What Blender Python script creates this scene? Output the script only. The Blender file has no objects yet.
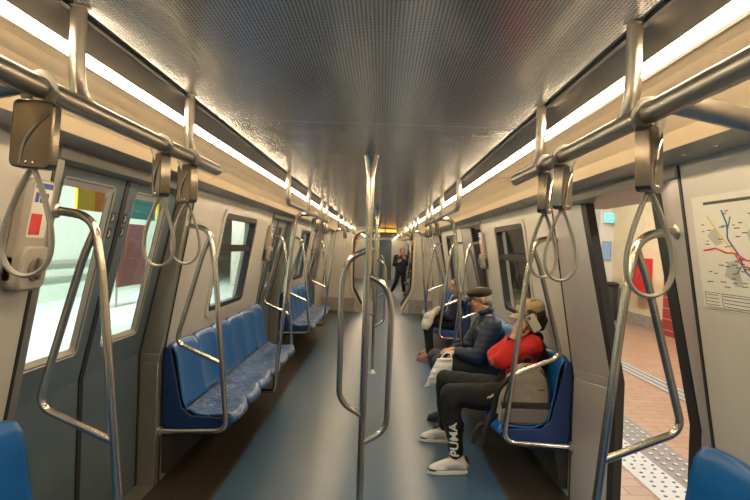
import bpy, bmesh, math, random
from mathutils import Vector, Matrix, Euler, noise
from mathutils.bvhtree import BVHTree
random.seed(7)
sc = bpy.context.scene
COL = sc.collection
V = Vector
PI = math.pi

# ------------------------------------------------------------------ materials
def mat(name, col, rough=.5, metal=0., spec=.5, bump=0., bscale=20., emis=None, estr=0., coat=0., var=0., vscale=4.):
    m = bpy.data.materials.new(name); m.use_nodes = True
    nt = m.node_tree; b = nt.nodes['Principled BSDF']
    c4 = (col[0], col[1], col[2], 1)
    b.inputs['Base Color'].default_value = c4
    b.inputs['Roughness'].default_value = rough
    b.inputs['Metallic'].default_value = metal
    b.inputs['Specular IOR Level'].default_value = spec
    b.inputs['Coat Weight'].default_value = coat
    if emis:
        b.inputs['Emission Color'].default_value = (*emis, 1); b.inputs['Emission Strength'].default_value = estr
    tc = nt.nodes.new('ShaderNodeTexCoord')
    if var > 0:
        n = nt.nodes.new('ShaderNodeTexNoise'); n.inputs['Scale'].default_value = vscale; n.inputs['Detail'].default_value = 5
        r = nt.nodes.new('ShaderNodeMapRange'); r.inputs['To Min'].default_value = 1 - var; r.inputs['To Max'].default_value = 1 + var
        r.inputs['From Min'].default_value = .3; r.inputs['From Max'].default_value = .7
        mx = nt.nodes.new('ShaderNodeVectorMath'); mx.operation = 'SCALE'; mx.inputs[0].default_value = col
        nt.links.new(tc.outputs['Object'], n.inputs['Vector']); nt.links.new(n.outputs['Fac'], r.inputs['Value'])
        nt.links.new(r.outputs['Result'], mx.inputs['Scale']); nt.links.new(mx.outputs['Vector'], b.inputs['Base Color'])
    if bump > 0:
        n = nt.nodes.new('ShaderNodeTexNoise'); n.inputs['Scale'].default_value = bscale; n.inputs['Detail'].default_value = 3
        bp = nt.nodes.new('ShaderNodeBump'); bp.inputs['Strength'].default_value = bump; bp.inputs['Distance'].default_value = .01
        nt.links.new(tc.outputs['Object'], n.inputs['Vector']); nt.links.new(n.outputs['Fac'], bp.inputs['Height'])
        nt.links.new(bp.outputs['Normal'], b.inputs['Normal'])
    return m

M = {}
M['steel'] = mat('brushed_steel', (.60, .57, .51), .23, 1.)
M['steel_dull'] = mat('satin_steel', (.42, .40, .36), .34, .85, bump=.05, bscale=60)
M['rail'] = mat('painted_rail', (.50, .46, .40), .33, .9)
M['leaf'] = mat('door_leaf_paint', (.10, .145, .180), .28, .25, var=.12)
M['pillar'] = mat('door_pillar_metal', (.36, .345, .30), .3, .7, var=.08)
M['wall'] = mat('interior_panel', (.54, .515, .475), .34, 0, var=.05, vscale=2)
M['panel2'] = mat('header_panel', (.38, .365, .33), .35, .2)
M['cove'] = mat('cove_panel', (.88, .70, .47), .38)  # cream panel, warm strip light partly put into the orange base colour
M['pillar_open'] = mat('door_pillar_satin_lit', (.50, .46, .45), .32, .35, var=.05)  # satin pillar metal on the platform side, reflected light put into its lighter colour
M['fascia'] = mat('ceiling_fascia', (.33, .305, .27), .35, .4)
M['black'] = mat('black_rubber', (.012, .012, .013), .5)
M['screw'] = mat('screw_head', (.6, .58, .54), .25, 1.)
M['blue'] = mat('seat_blue_plastic', (.006, .115, .40), .3, 0, coat=.12, var=.1)
M['navyplastic'] = mat('seat_shell_dark', (.008, .035, .15), .4)
M['under'] = mat('underseat_dark', (.03, .028, .025), .6)
M['strapweb'] = mat('grey_strap', (.33, .32, .28), .42)
M['gripblock'] = mat('strap_block', (.26, .225, .18), .22, 1.)
M['skin'] = mat('skin', (.50, .27, .18), .5, var=.08, vscale=30)
M['red'] = mat('red_fleece', (.50, .012, .012), .8, bump=.4, bscale=60, var=.1)
M['blackcloth'] = mat('black_cloth', (.0045, .0045, .005), .85, bump=.3, bscale=90)
M['navy'] = mat('navy_quilted_nylon', (.008, .022, .055), .5, bump=.2, bscale=80)
M['navy2'] = mat('dark_blue_wool', (.014, .018, .045), .8)
M['greytrouser'] = mat('charcoal_trousers', (.03, .03, .036), .8)
M['ltblue'] = mat('light_blue_cotton', (.25, .42, .70), .7)
M['hair'] = mat('dark_hair', (.018, .013, .010), .6, bump=.5, bscale=120)
M['hairbrown'] = mat('brown_hair', (.07, .045, .025), .6, bump=.5, bscale=120)
M['shoe'] = mat('white_leather', (.72, .68, .62), .45)
M['shoeblack'] = mat('black_trim', (.012, .012, .012), .5)
M['brown'] = mat('brown_leather', (.28, .13, .11), .5)
M['flatcap'] = mat('dark_wool_cap', (.045, .04, .036), .9, bump=.4, bscale=120)
M['bagfab'] = mat('beige_canvas', (.27, .23, .18), .8, bump=.3, bscale=120)
M['baggrey'] = mat('grey_canvas', (.15, .14, .125), .8)
M['whitebag'] = mat('white_plastic', (.72, .72, .72), .4, bump=.5, bscale=14)
M['creambag'] = mat('cream_paper', (.62, .56, .46), .6, bump=.5, bscale=18)
M['phone'] = mat('white_phone', (.62, .66, .55), .25)
M['white'] = mat('white_paint', (.75, .74, .70), .5)
M['paper'] = mat('paper_white', (.66, .66, .60), .5)
M['greypaper'] = mat('pale_grey_print', (.42, .43, .42), .5)
M['redprint'] = mat('red_print', (.6, .05, .04), .5)
M['blueprint'] = mat('blue_print', (.04, .08, .35), .5)
M['greenprint'] = mat('green_print', (.05, .3, .12), .5)
M['yellowprint'] = mat('yellow_print', (.7, .5, .05), .5)
M['darkprint'] = mat('dark_print', (.05, .05, .055), .5)
M['box'] = mat('intercom_plastic', (.36, .33, .28), .42)
M['boxdark'] = mat('intercom_dial', (.17, .155, .135), .4)
M['creamwall'] = mat('station_cream_plaster', (.72, .58, .36), .7, var=.05)
M['whitewall'] = mat('station_white_plaster', (.68, .66, .58), .7)
M['stonebase'] = mat('station_skirting', (.32, .28, .24), .6, var=.2, vscale=8)
M['greenwall'] = mat('far_station_wall', (.52, .60, .52), .6, var=.06)
M['palefloor'] = mat('far_platform_floor', (.50, .55, .53), .5, var=.05)
M['trackbed'] = mat('track_bed', (.07, .065, .06), .9)
M['maroon'] = mat('maroon_board', (.17, .045, .04), .5)
M['redbox'] = mat('red_cabinet', (.62, .03, .03), .4)
M['darkgrey'] = mat('dark_grey_metal', (.05, .05, .05), .6)
M['cyan'] = mat('backlit_cyan', (.1, .5, .6), .5, emis=(.1, .75, .85), estr=1.6)
M['orangeled'] = mat('amber_led', (.5, .2, .02), .5, emis=(1., .42, .05), estr=2.5)
M['lamp'] = mat('lit_diffuser', (.8, .7, .5), .5, emis=(1., .77, .49), estr=50.)
M['camo_dark'] = mat('camo_dark', (.1, .08, .05), .8)

def nodes(m):
    nt = m.node_tree; return nt, nt.nodes['Principled BSDF'], nt.nodes.new, nt.links.new

def glass_mat(name, tint, gl=.12):
    m = bpy.data.materials.new(name); m.use_nodes = True; nt = m.node_tree; nt.nodes.clear()
    o = nt.nodes.new('ShaderNodeOutputMaterial'); t = nt.nodes.new('ShaderNodeBsdfTransparent'); t.inputs[0].default_value = (*tint, 1)
    g = nt.nodes.new('ShaderNodeBsdfGlossy'); g.inputs['Roughness'].default_value = .03
    f = nt.nodes.new('ShaderNodeFresnel'); f.inputs[0].default_value = 1.5
    x = nt.nodes.new('ShaderNodeMixShader'); ge = nt.nodes.new('ShaderNodeNewGeometry'); iv = nt.nodes.new('ShaderNodeMath'); iv.operation = 'SUBTRACT'; iv.inputs[0].default_value = 1; nt.links.new(ge.outputs['Backfacing'], iv.inputs[1])
    mu = nt.nodes.new('ShaderNodeMath'); mu.operation = 'MULTIPLY'; nt.links.new(f.outputs[0], mu.inputs[0]); nt.links.new(iv.outputs[0], mu.inputs[1]); nt.links.new(mu.outputs[0], x.inputs[0]); nt.links.new(t.outputs[0], x.inputs[1]); nt.links.new(g.outputs[0], x.inputs[2])
    nt.links.new(x.outputs[0], o.inputs[0]); return m
M['glass'] = glass_mat('window_glass', (.90, .95, .92))

# perforated ceiling sheet
def ceil_mat():
    m = mat('perforated_ceiling', (.38, .39, .40), .19, .55)
    nt, b, N, L = nodes(m)
    tc = N('ShaderNodeTexCoord'); mp = N('ShaderNodeVectorMath'); mp.operation = 'SCALE'; mp.inputs['Scale'].default_value = 1 / .0085
    L(tc.outputs['Object'], mp.inputs[0])
    fr = N('ShaderNodeVectorMath'); fr.operation = 'FRACTION'; L(mp.outputs[0], fr.inputs[0])
    sb = N('ShaderNodeVectorMath'); sb.operation = 'SUBTRACT'; sb.inputs[1].default_value = (.5, .5, 0); L(fr.outputs[0], sb.inputs[0])
    ml = N('ShaderNodeVectorMath'); ml.operation = 'MULTIPLY'; ml.inputs[1].default_value = (1, 1, 0); L(sb.outputs[0], ml.inputs[0])
    ln = N('ShaderNodeVectorMath'); ln.operation = 'LENGTH'; L(ml.outputs[0], ln.inputs[0])
    rp = N('ShaderNodeMapRange'); rp.inputs['From Min'].default_value = .24; rp.inputs['From Max'].default_value = .32
    L(ln.outputs['Value'], rp.inputs['Value'])
    mx = N('ShaderNodeMix'); mx.data_type = 'RGBA'; mx.inputs[6].default_value = (.16, .16, .165, 1); mx.inputs[7].default_value = (.58, .60, .62, 1)
    L(rp.outputs[0], mx.inputs[0]); L(mx.outputs[2], b.inputs['Base Color'])
    n = N('ShaderNodeTexNoise'); n.inputs['Scale'].default_value = 2.2; n.inputs['Detail'].default_value = 2
    mp2 = N('ShaderNodeMapping'); mp2.inputs['Scale'].default_value = (2.2, 1., 1); L(tc.outputs['Object'], mp2.inputs[0]); L(mp2.outputs[0], n.inputs['Vector'])
    bp = N('ShaderNodeBump'); bp.inputs['Strength'].default_value = .22; bp.inputs['Distance'].default_value = .02
    L(n.outputs['Fac'], bp.inputs['Height']); L(bp.outputs[0], b.inputs['Normal'])
    return m
M['ceiling'] = ceil_mat()

def floor_mat():
    m = mat('vinyl_floor', (.1, .14, .2), .2)
    nt, b, N, L = nodes(m)
    tc = N('ShaderNodeTexCoord'); sp = N('ShaderNodeSeparateXYZ'); L(tc.outputs['Object'], sp.inputs[0])
    ab = N('ShaderNodeMath'); ab.operation = 'ABSOLUTE'; L(sp.outputs[0], ab.inputs[0])
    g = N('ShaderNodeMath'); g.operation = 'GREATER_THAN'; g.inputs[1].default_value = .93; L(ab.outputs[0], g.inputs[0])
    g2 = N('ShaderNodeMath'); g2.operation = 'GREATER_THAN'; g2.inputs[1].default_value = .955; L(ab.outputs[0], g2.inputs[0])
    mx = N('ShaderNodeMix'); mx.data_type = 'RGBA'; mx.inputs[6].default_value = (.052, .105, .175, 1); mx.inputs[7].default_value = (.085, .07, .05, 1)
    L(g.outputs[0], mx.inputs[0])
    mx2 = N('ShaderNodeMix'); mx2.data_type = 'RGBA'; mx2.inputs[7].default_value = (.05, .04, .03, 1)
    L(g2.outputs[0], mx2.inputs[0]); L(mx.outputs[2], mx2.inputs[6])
    n = N('ShaderNodeTexNoise'); n.inputs['Scale'].default_value = 120; n.inputs['Detail'].default_value = 2; L(tc.outputs['Object'], n.inputs['Vector'])
    n2 = N('ShaderNodeTexNoise'); n2.inputs['Scale'].default_value = 1.6; n2.inputs['Detail'].default_value = 5; L(tc.outputs['Object'], n2.inputs['Vector'])
    ad = N('ShaderNodeMath'); ad.operation = 'ADD'; L(n.outputs['Fac'], ad.inputs[0]); L(n2.outputs['Fac'], ad.inputs[1])
    r = N('ShaderNodeMapRange'); r.inputs['From Min'].default_value = 0; r.inputs['From Max'].default_value = 2; r.inputs['To Min'].default_value = .5; r.inputs['To Max'].default_value = 1.5
    L(ad.outputs[0], r.inputs['Value'])
    s = N('ShaderNodeVectorMath'); s.operation = 'SCALE'; L(mx2.outputs[2], s.inputs[0]); L(r.outputs[0], s.inputs['Scale']); L(s.outputs[0], b.inputs['Base Color'])
    r2 = N('ShaderNodeMapRange'); r2.inputs['From Min'].default_value = 0; r2.inputs['From Max'].default_value = 1.; r2.inputs['To Min'].default_value = .27; r2.inputs['To Max'].default_value = .33
    L(n2.outputs['Fac'], r2.inputs['Value']); L(r2.outputs[0], b.inputs['Roughness'])
    bp = N('ShaderNodeBump'); bp.inputs['Strength'].default_value = .08; bp.inputs['Distance'].default_value = .004
    L(n.outputs['Fac'], bp.inputs['Height']); L(bp.outputs[0], b.inputs['Normal'])
    return m
M['floor'] = floor_mat()

def seatlines_mat():      # blue seat colour crossed by pale wavering lines
    m = mat('patterned_seat_pan', (.02, .09, .33), .3, coat=.12)
    nt, b, N, L = nodes(m)
    tc = N('ShaderNodeTexCoord')
    nz = N('ShaderNodeTexNoise'); nz.inputs['Scale'].default_value = 9; nz.inputs['Detail'].default_value = 1; L(tc.outputs['Object'], nz.inputs['Vector'])
    sc_ = N('ShaderNodeVectorMath'); sc_.operation = 'SCALE'; sc_.inputs['Scale'].default_value = .22; L(nz.outputs['Color'], sc_.inputs[0])
    ad = N('ShaderNodeVectorMath'); ad.operation = 'ADD'; L(tc.outputs['Object'], ad.inputs[0]); L(sc_.outputs[0], ad.inputs[1])
    v = N('ShaderNodeTexVoronoi'); v.feature = 'DISTANCE_TO_EDGE'; v.inputs['Scale'].default_value = 8; L(ad.outputs[0], v.inputs['Vector'])
    r = N('ShaderNodeMapRange'); r.inputs['From Min'].default_value = .02; r.inputs['From Max'].default_value = .05; r.inputs['To Min'].default_value = 1; r.inputs['To Max'].default_value = 0
    L(v.outputs['Distance'], r.inputs['Value'])
    mx = N('ShaderNodeMix'); mx.data_type = 'RGBA'; mx.inputs[6].default_value = (.008, .085, .30, 1); mx.inputs[7].default_value = (.24, .34, .52, 1)
    L(r.outputs[0], mx.inputs[0]); L(mx.outputs[2], b.inputs['Base Color'])
    return m
M['seatlines'] = seatlines_mat()

def brick_mat(name, c1, c2, mortar, w, h, ms, rough=.6, rot=None, off=.5):
    m = mat(name, c1, rough)
    nt, b, N, L = nodes(m)
    tc = N('ShaderNodeTexCoord'); mp = N('ShaderNodeMapping'); L(tc.outputs['Object'], mp.inputs[0])
    if rot: mp.inputs['Rotation'].default_value = rot
    br = N('ShaderNodeTexBrick'); br.offset = off; br.inputs['Scale'].default_value = 1; br.inputs['Brick Width'].default_value = w; br.inputs['Row Height'].default_value = h
    br.inputs['Mortar Size'].default_value = ms; br.inputs['Color1'].default_value = (*c1, 1); br.inputs['Color2'].default_value = (*c2, 1); br.inputs['Mortar'].default_value = (*mortar, 1)
    L(mp.outputs[0], br.inputs['Vector']); L(br.outputs['Color'], b.inputs['Base Color'])
    return m
M['tiles'] = brick_mat('platform_tiles', (.36, .225, .15), (.31, .185, .125), (.16, .10, .07), .30, .15, .006, .35)
M['redbrick'] = brick_mat('red_brick', (.36, .05, .04), (.28, .04, .035), (.55, .3, .26), .22, .07, .009, .7, rot=(PI/2, 0, PI/2))

def camo_mat():
    m = mat('beige_camo_cotton', (.3, .22, .12), .85)
    nt, b, N, L = nodes(m)
    tc = N('ShaderNodeTexCoord'); n = N('ShaderNodeTexNoise'); n.inputs['Scale'].default_value = 13; n.inputs['Detail'].default_value = 3; L(tc.outputs['Object'], n.inputs['Vector'])
    cr = N('ShaderNodeValToRGB'); cr.color_ramp.interpolation = 'CONSTANT'; e = cr.color_ramp.elements
    e[0].position = 0; e[0].color = (.09, .07, .04, 1); e[1].position = .40; e[1].color = (.42, .32, .19, 1)
    e2 = e.new(.62); e2.color = (.25, .16, .08, 1)
    L(n.outputs['Fac'], cr.inputs[0]); L(cr.outputs[0], b.inputs['Base Color']); return m
M['camo'] = camo_mat()

# ------------------------------------------------------------------ object helpers
def wloc(o):
    p = V((0, 0, 0))
    while o: p += o.location; o = o.parent
    return p
def tag(o, label=None, cat=None, group=None, kind=None):
    if label: o['label'] = label
    if cat: o['category'] = cat
    if group: o['group'] = group
    if kind: o['kind'] = kind
    return o
def empty(name, loc=(0, 0, 0), label=None, cat=None, group=None, kind=None):
    o = bpy.data.objects.new(name, None); o.empty_display_size = .1; COL.objects.link(o); o.location = loc
    return tag(o, label, cat, group, kind)
def copy_tree(o, parent=None):
    c = o.copy(); COL.objects.link(c); c.parent = parent
    for ch in list(o.children): copy_tree(ch, c)
    return c

class MB:
    def __init__(s): s.bm = bmesh.new(); s.mats = []; s.mi = 0
    def mat(s, m):
        if m not in s.mats: s.mats.append(m)
        s.mi = s.mats.index(m); return s
    def _f(s, vs):
        try: f = s.bm.faces.new(vs); f.material_index = s.mi; return f
        except ValueError: return None
    def hexa(s, p):     # 8 points: bottom loop 0-3, top loop 4-7
        v = [s.bm.verts.new(q) for q in p]
        for q in ((0, 3, 2, 1), (4, 5, 6, 7), (0, 1, 5, 4), (1, 2, 6, 5), (2, 3, 7, 6), (3, 0, 4, 7)): s._f([v[i] for i in q])
        return s
    def box(s, x0, x1, y0, y1, z0, z1, mtx=None):
        p = [(x0, y0, z0), (x1, y0, z0), (x1, y1, z0), (x0, y1, z0), (x0, y0, z1), (x1, y0, z1), (x1, y1, z1), (x0, y1, z1)]
        if mtx: p = [mtx @ V(q) for q in p]
        return s.hexa(p)
    def prism(s, poly, fn, a, b):   # poly 2-D, fn(u,v,t)->3D
        lo = [s.bm.verts.new(fn(u, v, a)) for u, v in poly]; hi = [s.bm.verts.new(fn(u, v, b)) for u, v in poly]
        n = len(poly); s._f(lo[::-1]); s._f(hi)
        for i in range(n): s._f([lo[i], lo[(i + 1) % n], hi[(i + 1) % n], hi[i]])
        return s
    def strip(s, A, B):     # two equal loops joined, closed
        a = [s.bm.verts.new(p) for p in A]; b = [s.bm.verts.new(p) for p in B]; n = len(a)
        for i in range(n): s._f([a[i], a[(i + 1) % n], b[(i + 1) % n], b[i]])
        return s
    def grid(s, rows):
        vv = [[s.bm.verts.new(p) for p in r] for r in rows]
        for i in range(len(vv) - 1):
            for j in range(len(vv[0]) - 1): s._f([vv[i][j], vv[i][j + 1], vv[i + 1][j + 1], vv[i + 1][j]])
        return s
    def tube(s, pts, r, fil=.05, seg=12, cap=True, closed=False, ry=None, radii=None):
        P = [V(p) for p in pts]
        if radii is None and fil > 0: P = fillet(P, fil, closed)
        if closed: P = P + [P[0]]
        n = len(P); T = []
        for i in range(n):
            if closed: a = P[(i - 1) % (n - 1)]; b = P[(i + 1) % (n - 1)]
            else: a = P[max(i - 1, 0)]; b = P[min(i + 1, n - 1)]
            T.append((b - a).normalized())
        up = V((0, 0, 1)) if abs(T[0].z) < .9 else V((0, 1, 0))
        nrm = T[0].cross(up).normalized(); rings = []
        for i in range(n):
            nrm = (nrm - T[i] * nrm.dot(T[i])).normalized(); bn = T[i].cross(nrm)
            rr = radii[i] if radii else r; r2 = ry if ry else rr
            rings.append([s.bm.verts.new(P[i] + nrm * math.cos(2 * PI * k / seg) * rr + bn * math.sin(2 * PI * k / seg) * r2) for k in range(seg)])
        for i in range(n - 1):
            for k in range(seg): s._f([rings[i][k], rings[i][(k + 1) % seg], rings[i + 1][(k + 1) % seg], rings[i + 1][k]])
        if cap and not closed: s._f(rings[0][::-1]); s._f(rings[-1])
        return s
    def lathe(s, prof, c=(0, 0, 0), axis='z', seg=24):
        c = V(c); rings = []
        for r, h in prof:
            ring = []
            for k in range(seg):
                a = 2 * PI * k / seg; x, y = r * math.cos(a), r * math.sin(a)
                ring.append(s.bm.verts.new(c + (V((x, y, h)) if axis == 'z' else V((h, x, y)) if axis == 'x' else V((x, h, y)))))
            rings.append(ring)
        for i in range(len(rings) - 1):
            for k in range(seg): s._f([rings[i][k], rings[i][(k + 1) % seg], rings[i + 1][(k + 1) % seg], rings[i + 1][k]])
        s._f(rings[0][::-1]); s._f(rings[-1]); return s
    def ell(s, c, r, m=None, seg=20, ring=12):
        r = V((r, r, r)) if isinstance(r, (int, float)) else V(r)
        T = Matrix.Translation(V(c)) @ (m.to_4x4() if m else Matrix()) @ Matrix.Diagonal((*r, 1))
        ret = bmesh.ops.create_uvsphere(s.bm, u_segments=seg, v_segments=ring, radius=1, matrix=T)
        for v in ret['verts']:
            for f in v.link_faces: f.material_index = s.mi
        return s
    def cap(s, a, b, ra, rb=None):     # tapered capsule, closed
        a = V(a); b = V(b); rb = ra if rb is None else rb
        s.ell(a, ra, seg=16, ring=10); s.ell(b, rb, seg=16, ring=10)
        if (b - a).length > 1e-4: s.tube([a, b], ra, 0, 16, radii=[ra, rb])
        return s
    def chain(s, pts, rs):
        for i in range(len(pts) - 1): s.cap(pts[i], pts[i + 1], rs[i], rs[i + 1])
        return s
    def build(s, name, m=None, parent=None, smooth=True, bevel=0., seg=2, ang=40, subs=0, loc=None):
        me = bpy.data.meshes.new(name)
        bmesh.ops.recalc_face_normals(s.bm, faces=s.bm.faces)
        off = wloc(parent) if parent else V(loc) if loc is not None else V((0, 0, 0))
        if off.length > 0: bmesh.ops.translate(s.bm, verts=s.bm.verts, vec=-off)
        s.bm.to_mesh(me); s.bm.free()
        for q in (s.mats or [m]): me.materials.append(q)
        if smooth:
            for p in me.polygons: p.use_smooth = True
            me.set_sharp_from_angle(angle=math.radians(ang))
        o = bpy.data.objects.new(name, me); COL.objects.link(o); o.parent = parent
        if loc is not None and not parent: o.location = loc
        if bevel > 0:
            b = o.modifiers.new('bevel', 'BEVEL'); b.width = bevel; b.segments = seg; b.limit_method = 'ANGLE'; b.angle_limit = math.radians(35)
        if subs:
            b = o.modifiers.new('sub', 'SUBSURF'); b.levels = b.render_levels = subs
        return o
    def remesh(s, name, m, parent, vox=.008, sm=4, disp=None, subtract=None):
        o = s.build(name, m, parent, smooth=False)
        r = o.modifiers.new('r', 'REMESH'); r.mode = 'VOXEL'; r.voxel_size = vox; r.use_smooth_shade = True
        if sm:
            k = o.modifiers.new('s', 'SMOOTH'); k.iterations = sm; k.factor = .5
        dg = bpy.context.evaluated_depsgraph_get(); dg.update()
        me = bpy.data.meshes.new_from_object(o.evaluated_get(dg))
        o.modifiers.clear(); old = o.data; o.data = me; bpy.data.meshes.remove(old); me.name = name
        off = wloc(o)
        if disp:
            ns = [v.normal.copy() for v in me.vertices]
            for v, n in zip(me.vertices, ns):
                v.co += n * disp(v.co + off)
        for p in me.polygons: p.use_smooth = True
        if not me.materials: me.materials.append(m)
        return o

def fillet(P, f, closed=False):
    out = []; n = len(P)
    rng = range(n) if closed else range(1, n - 1)
    if not closed: out.append(P[0])
    for i in rng:
        p = P[i]; a = P[(i - 1) % n] - p; b = P[(i + 1) % n] - p
        d = min(f, a.length * .49, b.length * .49); A = p + a.normalized() * d; B = p + b.normalized() * d
        for k in range(9):
            t = k / 8; out.append(A * (1 - t) ** 2 + p * 2 * t * (1 - t) + B * t * t)
    if not closed: out.append(P[-1])
    return out
def rrect(a0, a1, b0, b1, r, n=6):
    o = []
    for cx, cy, s in ((a1 - r, b1 - r, 0), (a0 + r, b1 - r, 1), (a0 + r, b0 + r, 2), (a1 - r, b0 + r, 3)):
        for k in range(n + 1):
            a = PI / 2 * (s + k / n); o.append((cx + r * math.cos(a), cy + r * math.sin(a)))
    return o

# ------------------------------------------------------------------ car geometry
CEIL = 2.07; EDGE = .575
def interp(prof, z):
    for (a, za), (b, zb) in zip(prof, prof[1:]):
        if z <= zb: return a + (b - a) * (z - za) / (zb - za) if zb > za else b
    (a, za), (b, zb) = prof[-2:]; return a + (b - a) * (z - za) / (zb - za)
WP = [(1.35, 0), (1.35, .80), (1.16, 1.95)]
DP = [(1.47, -.05), (1.47, .86), (1.25, 1.90)]
def W(s, y, z, d=0.): return V((s * (interp(WP, z) - d), y, z))
def D(s, y, z, d=0.): return V((s * (interp(DP, z) - d), y, z))
PER = 4.5
ZONES = [(2.25 + PER * k, 3.93 + PER * k) for k in (-1, 0, 1, 2)]         # door zones, this car
ZONES2 = [(18.2, 19.9), (22.7, 24.4), (27.2, 28.9)]                        # the next car
WINS = [(4.75 + PER * k, 5.93 + PER * k) for k in (-1, 0, 1)]
WINS2 = [(16.6, 17.6), (20.7, 21.9), (25.2, 26.4)]
WZ = (1.03, 1.83)
Y0, YE, YN, Y1 = -3.6, 14.6, 15.9, 30.
SIDE = {1: 'platform side', -1: 'closed door side'}
SN = {1: 'right', -1: 'left'}

def slab(mb, fn, s, y0, y1, z0, z1, d0, d1):
    mb.hexa([fn(s, y0, z0, d0), fn(s, y1, z0, d0), fn(s, y1, z0, d1), fn(s, y0, z0, d1), fn(s, y0, z1, d0), fn(s, y1, z1, d0), fn(s, y1, z1, d1), fn(s, y0, z1, d1)])
for s in (1, -1):
    mb = MB()
    for (a, b, zs, ws) in ((Y0, YE, ZONES, WINS), (YN, Y1, ZONES2, WINS2)):
        ys = a; solids = []
        for z0, z1 in zs:
            if z0 > ys: solids.append((ys, z0))
            ys = z1
        solids.append((ys, b))
        for (p, q) in solids:
            w = [x for x in ws if x[0] > p and x[1] < q]
            slab(mb, W, s, p, q, 0, .80, 0, -.09)
            if w:
                w0, w1 = w[0]
                for (yy0, yy1, zz0, zz1) in ((p, q, .80, WZ[0]), (p, w0, WZ[0], WZ[1]), (w1, q, WZ[0], WZ[1]), (p, q, WZ[1], 1.95)):
                    slab(mb, W, s, yy0, yy1, zz0, zz1, 0, -.09)
            else: slab(mb, W, s, p, q, .80, 1.95, 0, -.09)
    tag(mb.build('wall_' + SN[s], M['wall'], smooth=False), kind='structure', label='beige interior side panels of the carriage, ' + SIDE[s])
# floor, ceiling, trims
mb = MB()
mb.box(-1.36, 1.36, Y0, Y1, -.08, 0)
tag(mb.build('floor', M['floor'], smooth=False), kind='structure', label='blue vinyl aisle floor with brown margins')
mb = MB()
y = Y0
seams = [-2.2, .05, 2.3, 4.55, 6.8, 9.05, 11.3, 13.55, 15.8, 18.05, 20.3, 22.55, 24.8, 27.05]
ya = Y0
for yb in seams + [Y1]:
    mb.box(-EDGE, EDGE, ya + .003, yb - .003, CEIL, CEIL + .02); ya = yb
tag(mb.build('ceiling', M['ceiling'], bevel=.003), kind='structure', label='perforated grey metal ceiling panels with glossy finish')
mb = MB(); mb.box(-1.5, 1.5, Y0 - .1, Y1, 2.2, 2.24); tag(mb.build('ceiling_light_block', M['darkgrey'], smooth=False), kind='structure')  # unseen sheet added above the ceiling to block world light
tn = 1
def trim(name, poly, m, y0=Y0, y1=Y1, bevel=0, segs=None, label=None):
    global tn
    for s in (1, -1):
        mb = MB()
        for (a, b) in (segs or [(y0, y1)]): mb.prism(poly, lambda u, v, t, s=s: (s * u, t, v), a, b)
        tag(mb.build('trim_%d' % tn, m, smooth=False, bevel=bevel), kind='structure', label=(label + ', ' + SIDE[s]) if label else None); tn += 1
trim('edge', [(EDGE, 2.062), (EDGE + .012, 2.062), (EDGE + .012, 2.1), (EDGE, 2.1)], M['black'], label='dark strip along the ceiling edge')  # thin solid black strip on each side of the ceiling
trim('fascia', [(EDGE + .012, 2.066), (.6325, 2.025), (.6325, 2.05), (EDGE + .012, 2.10)], M['fascia'], label='grey lengthwise fascia beside the ceiling')
trim('lip', [(.670, 2.032), (.692, 2.025), (.692, 2.06), (.670, 2.05)], M['fascia'], label='narrow lip beside the light strip')
trim('trough', [(.62, 2.056), (.74, 2.05), (.74, 2.09), (.62, 2.09)], M['fascia'], label='light trough housing')
covesegs = []
a = Y0
for q in [-1.0, 1.25, 3.5, 5.75, 8.0, 10.25, 12.5, YE, YN, 18, 20.2, 22.4, 24.6, 26.8, Y1]:
    covesegs.append((a + .002, q - .002)); a = q
trim('cove', [(.692, 2.030), (.74, 2.030), (.80, 2.022), (.86, 2.005), (.925, 1.975), (.97, 1.940), (.985, 1.960), (.94, 2.0), (.87, 2.035), (.692, 2.055)], M['cove'], segs=covesegs, label='cream curved cove panels under the light strip')
trim('header', [(.972, 1.955), (1.165, 1.945), (1.30, 1.945), (1.30, 2.2), (1.20, 2.2), (1.20, 1.99), (.972, 1.985)], M['panel2'], label='grey soffit panel above the windows')

# windows
wn = 1
def window(s, y0, y1):
    global wn
    root = empty('window_%d' % wn, W(s, (y0 + y1) / 2, WZ[0])); wn += 1
    tag(root, kind='structure', label='black framed carriage window with a hopper pane')
    def ring(mb, o, i, ro, ri, d0, d1):
        A = rrect(*o, ro); B = rrect(*i, ri)
        def lp(R, d): return [W(s, a, b, d) for a, b in R]
        mb.strip(lp(A, d1), lp(B, d1)); mb.strip(lp(A, d0), lp(A, d1)); mb.strip(lp(B, d0), lp(B, d1)); mb.strip(lp(A, d0), lp(B, d0))
    z0, z1 = WZ
    mb = MB(); ring(mb, (y0 - .05, y1 + .05, z0 - .05, z1 + .035), (y0 + .0, y1 - .0, z0 + .0, z1 - .0), .09, .06, -.01, .014)
    mb.build('surround', M['wall'], root)
    mb = MB(); ring(mb, (y0 - .005, y1 + .005, z0 - .005, z1 + .005), (y0 + .045, y1 - .045, z0 + .04, z1 - .045), .07, .05, -.05, .006)
    f = mb.build('window_frame', M['black'], root)
    mb = MB(); slab(mb, W, s, y0 + .03, y1 - .03, 1.515, 1.555, -.04, .004)
    slab(mb, W, s, y0 + .05, y1 - .05, 1.555, 1.575, -.03, -.01); mb.build('crossbar', M['black'], root)
    mb = MB(); slab(mb, W, s, y0 + .02, y1 - .02, z0 + .02, z1 - .02, -.045, -.04); mb.build('pane', M['glass'], root, smooth=False)
for s in (1, -1):
    for w in WINS[0:] + WINS2: window(s, *w)

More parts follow.
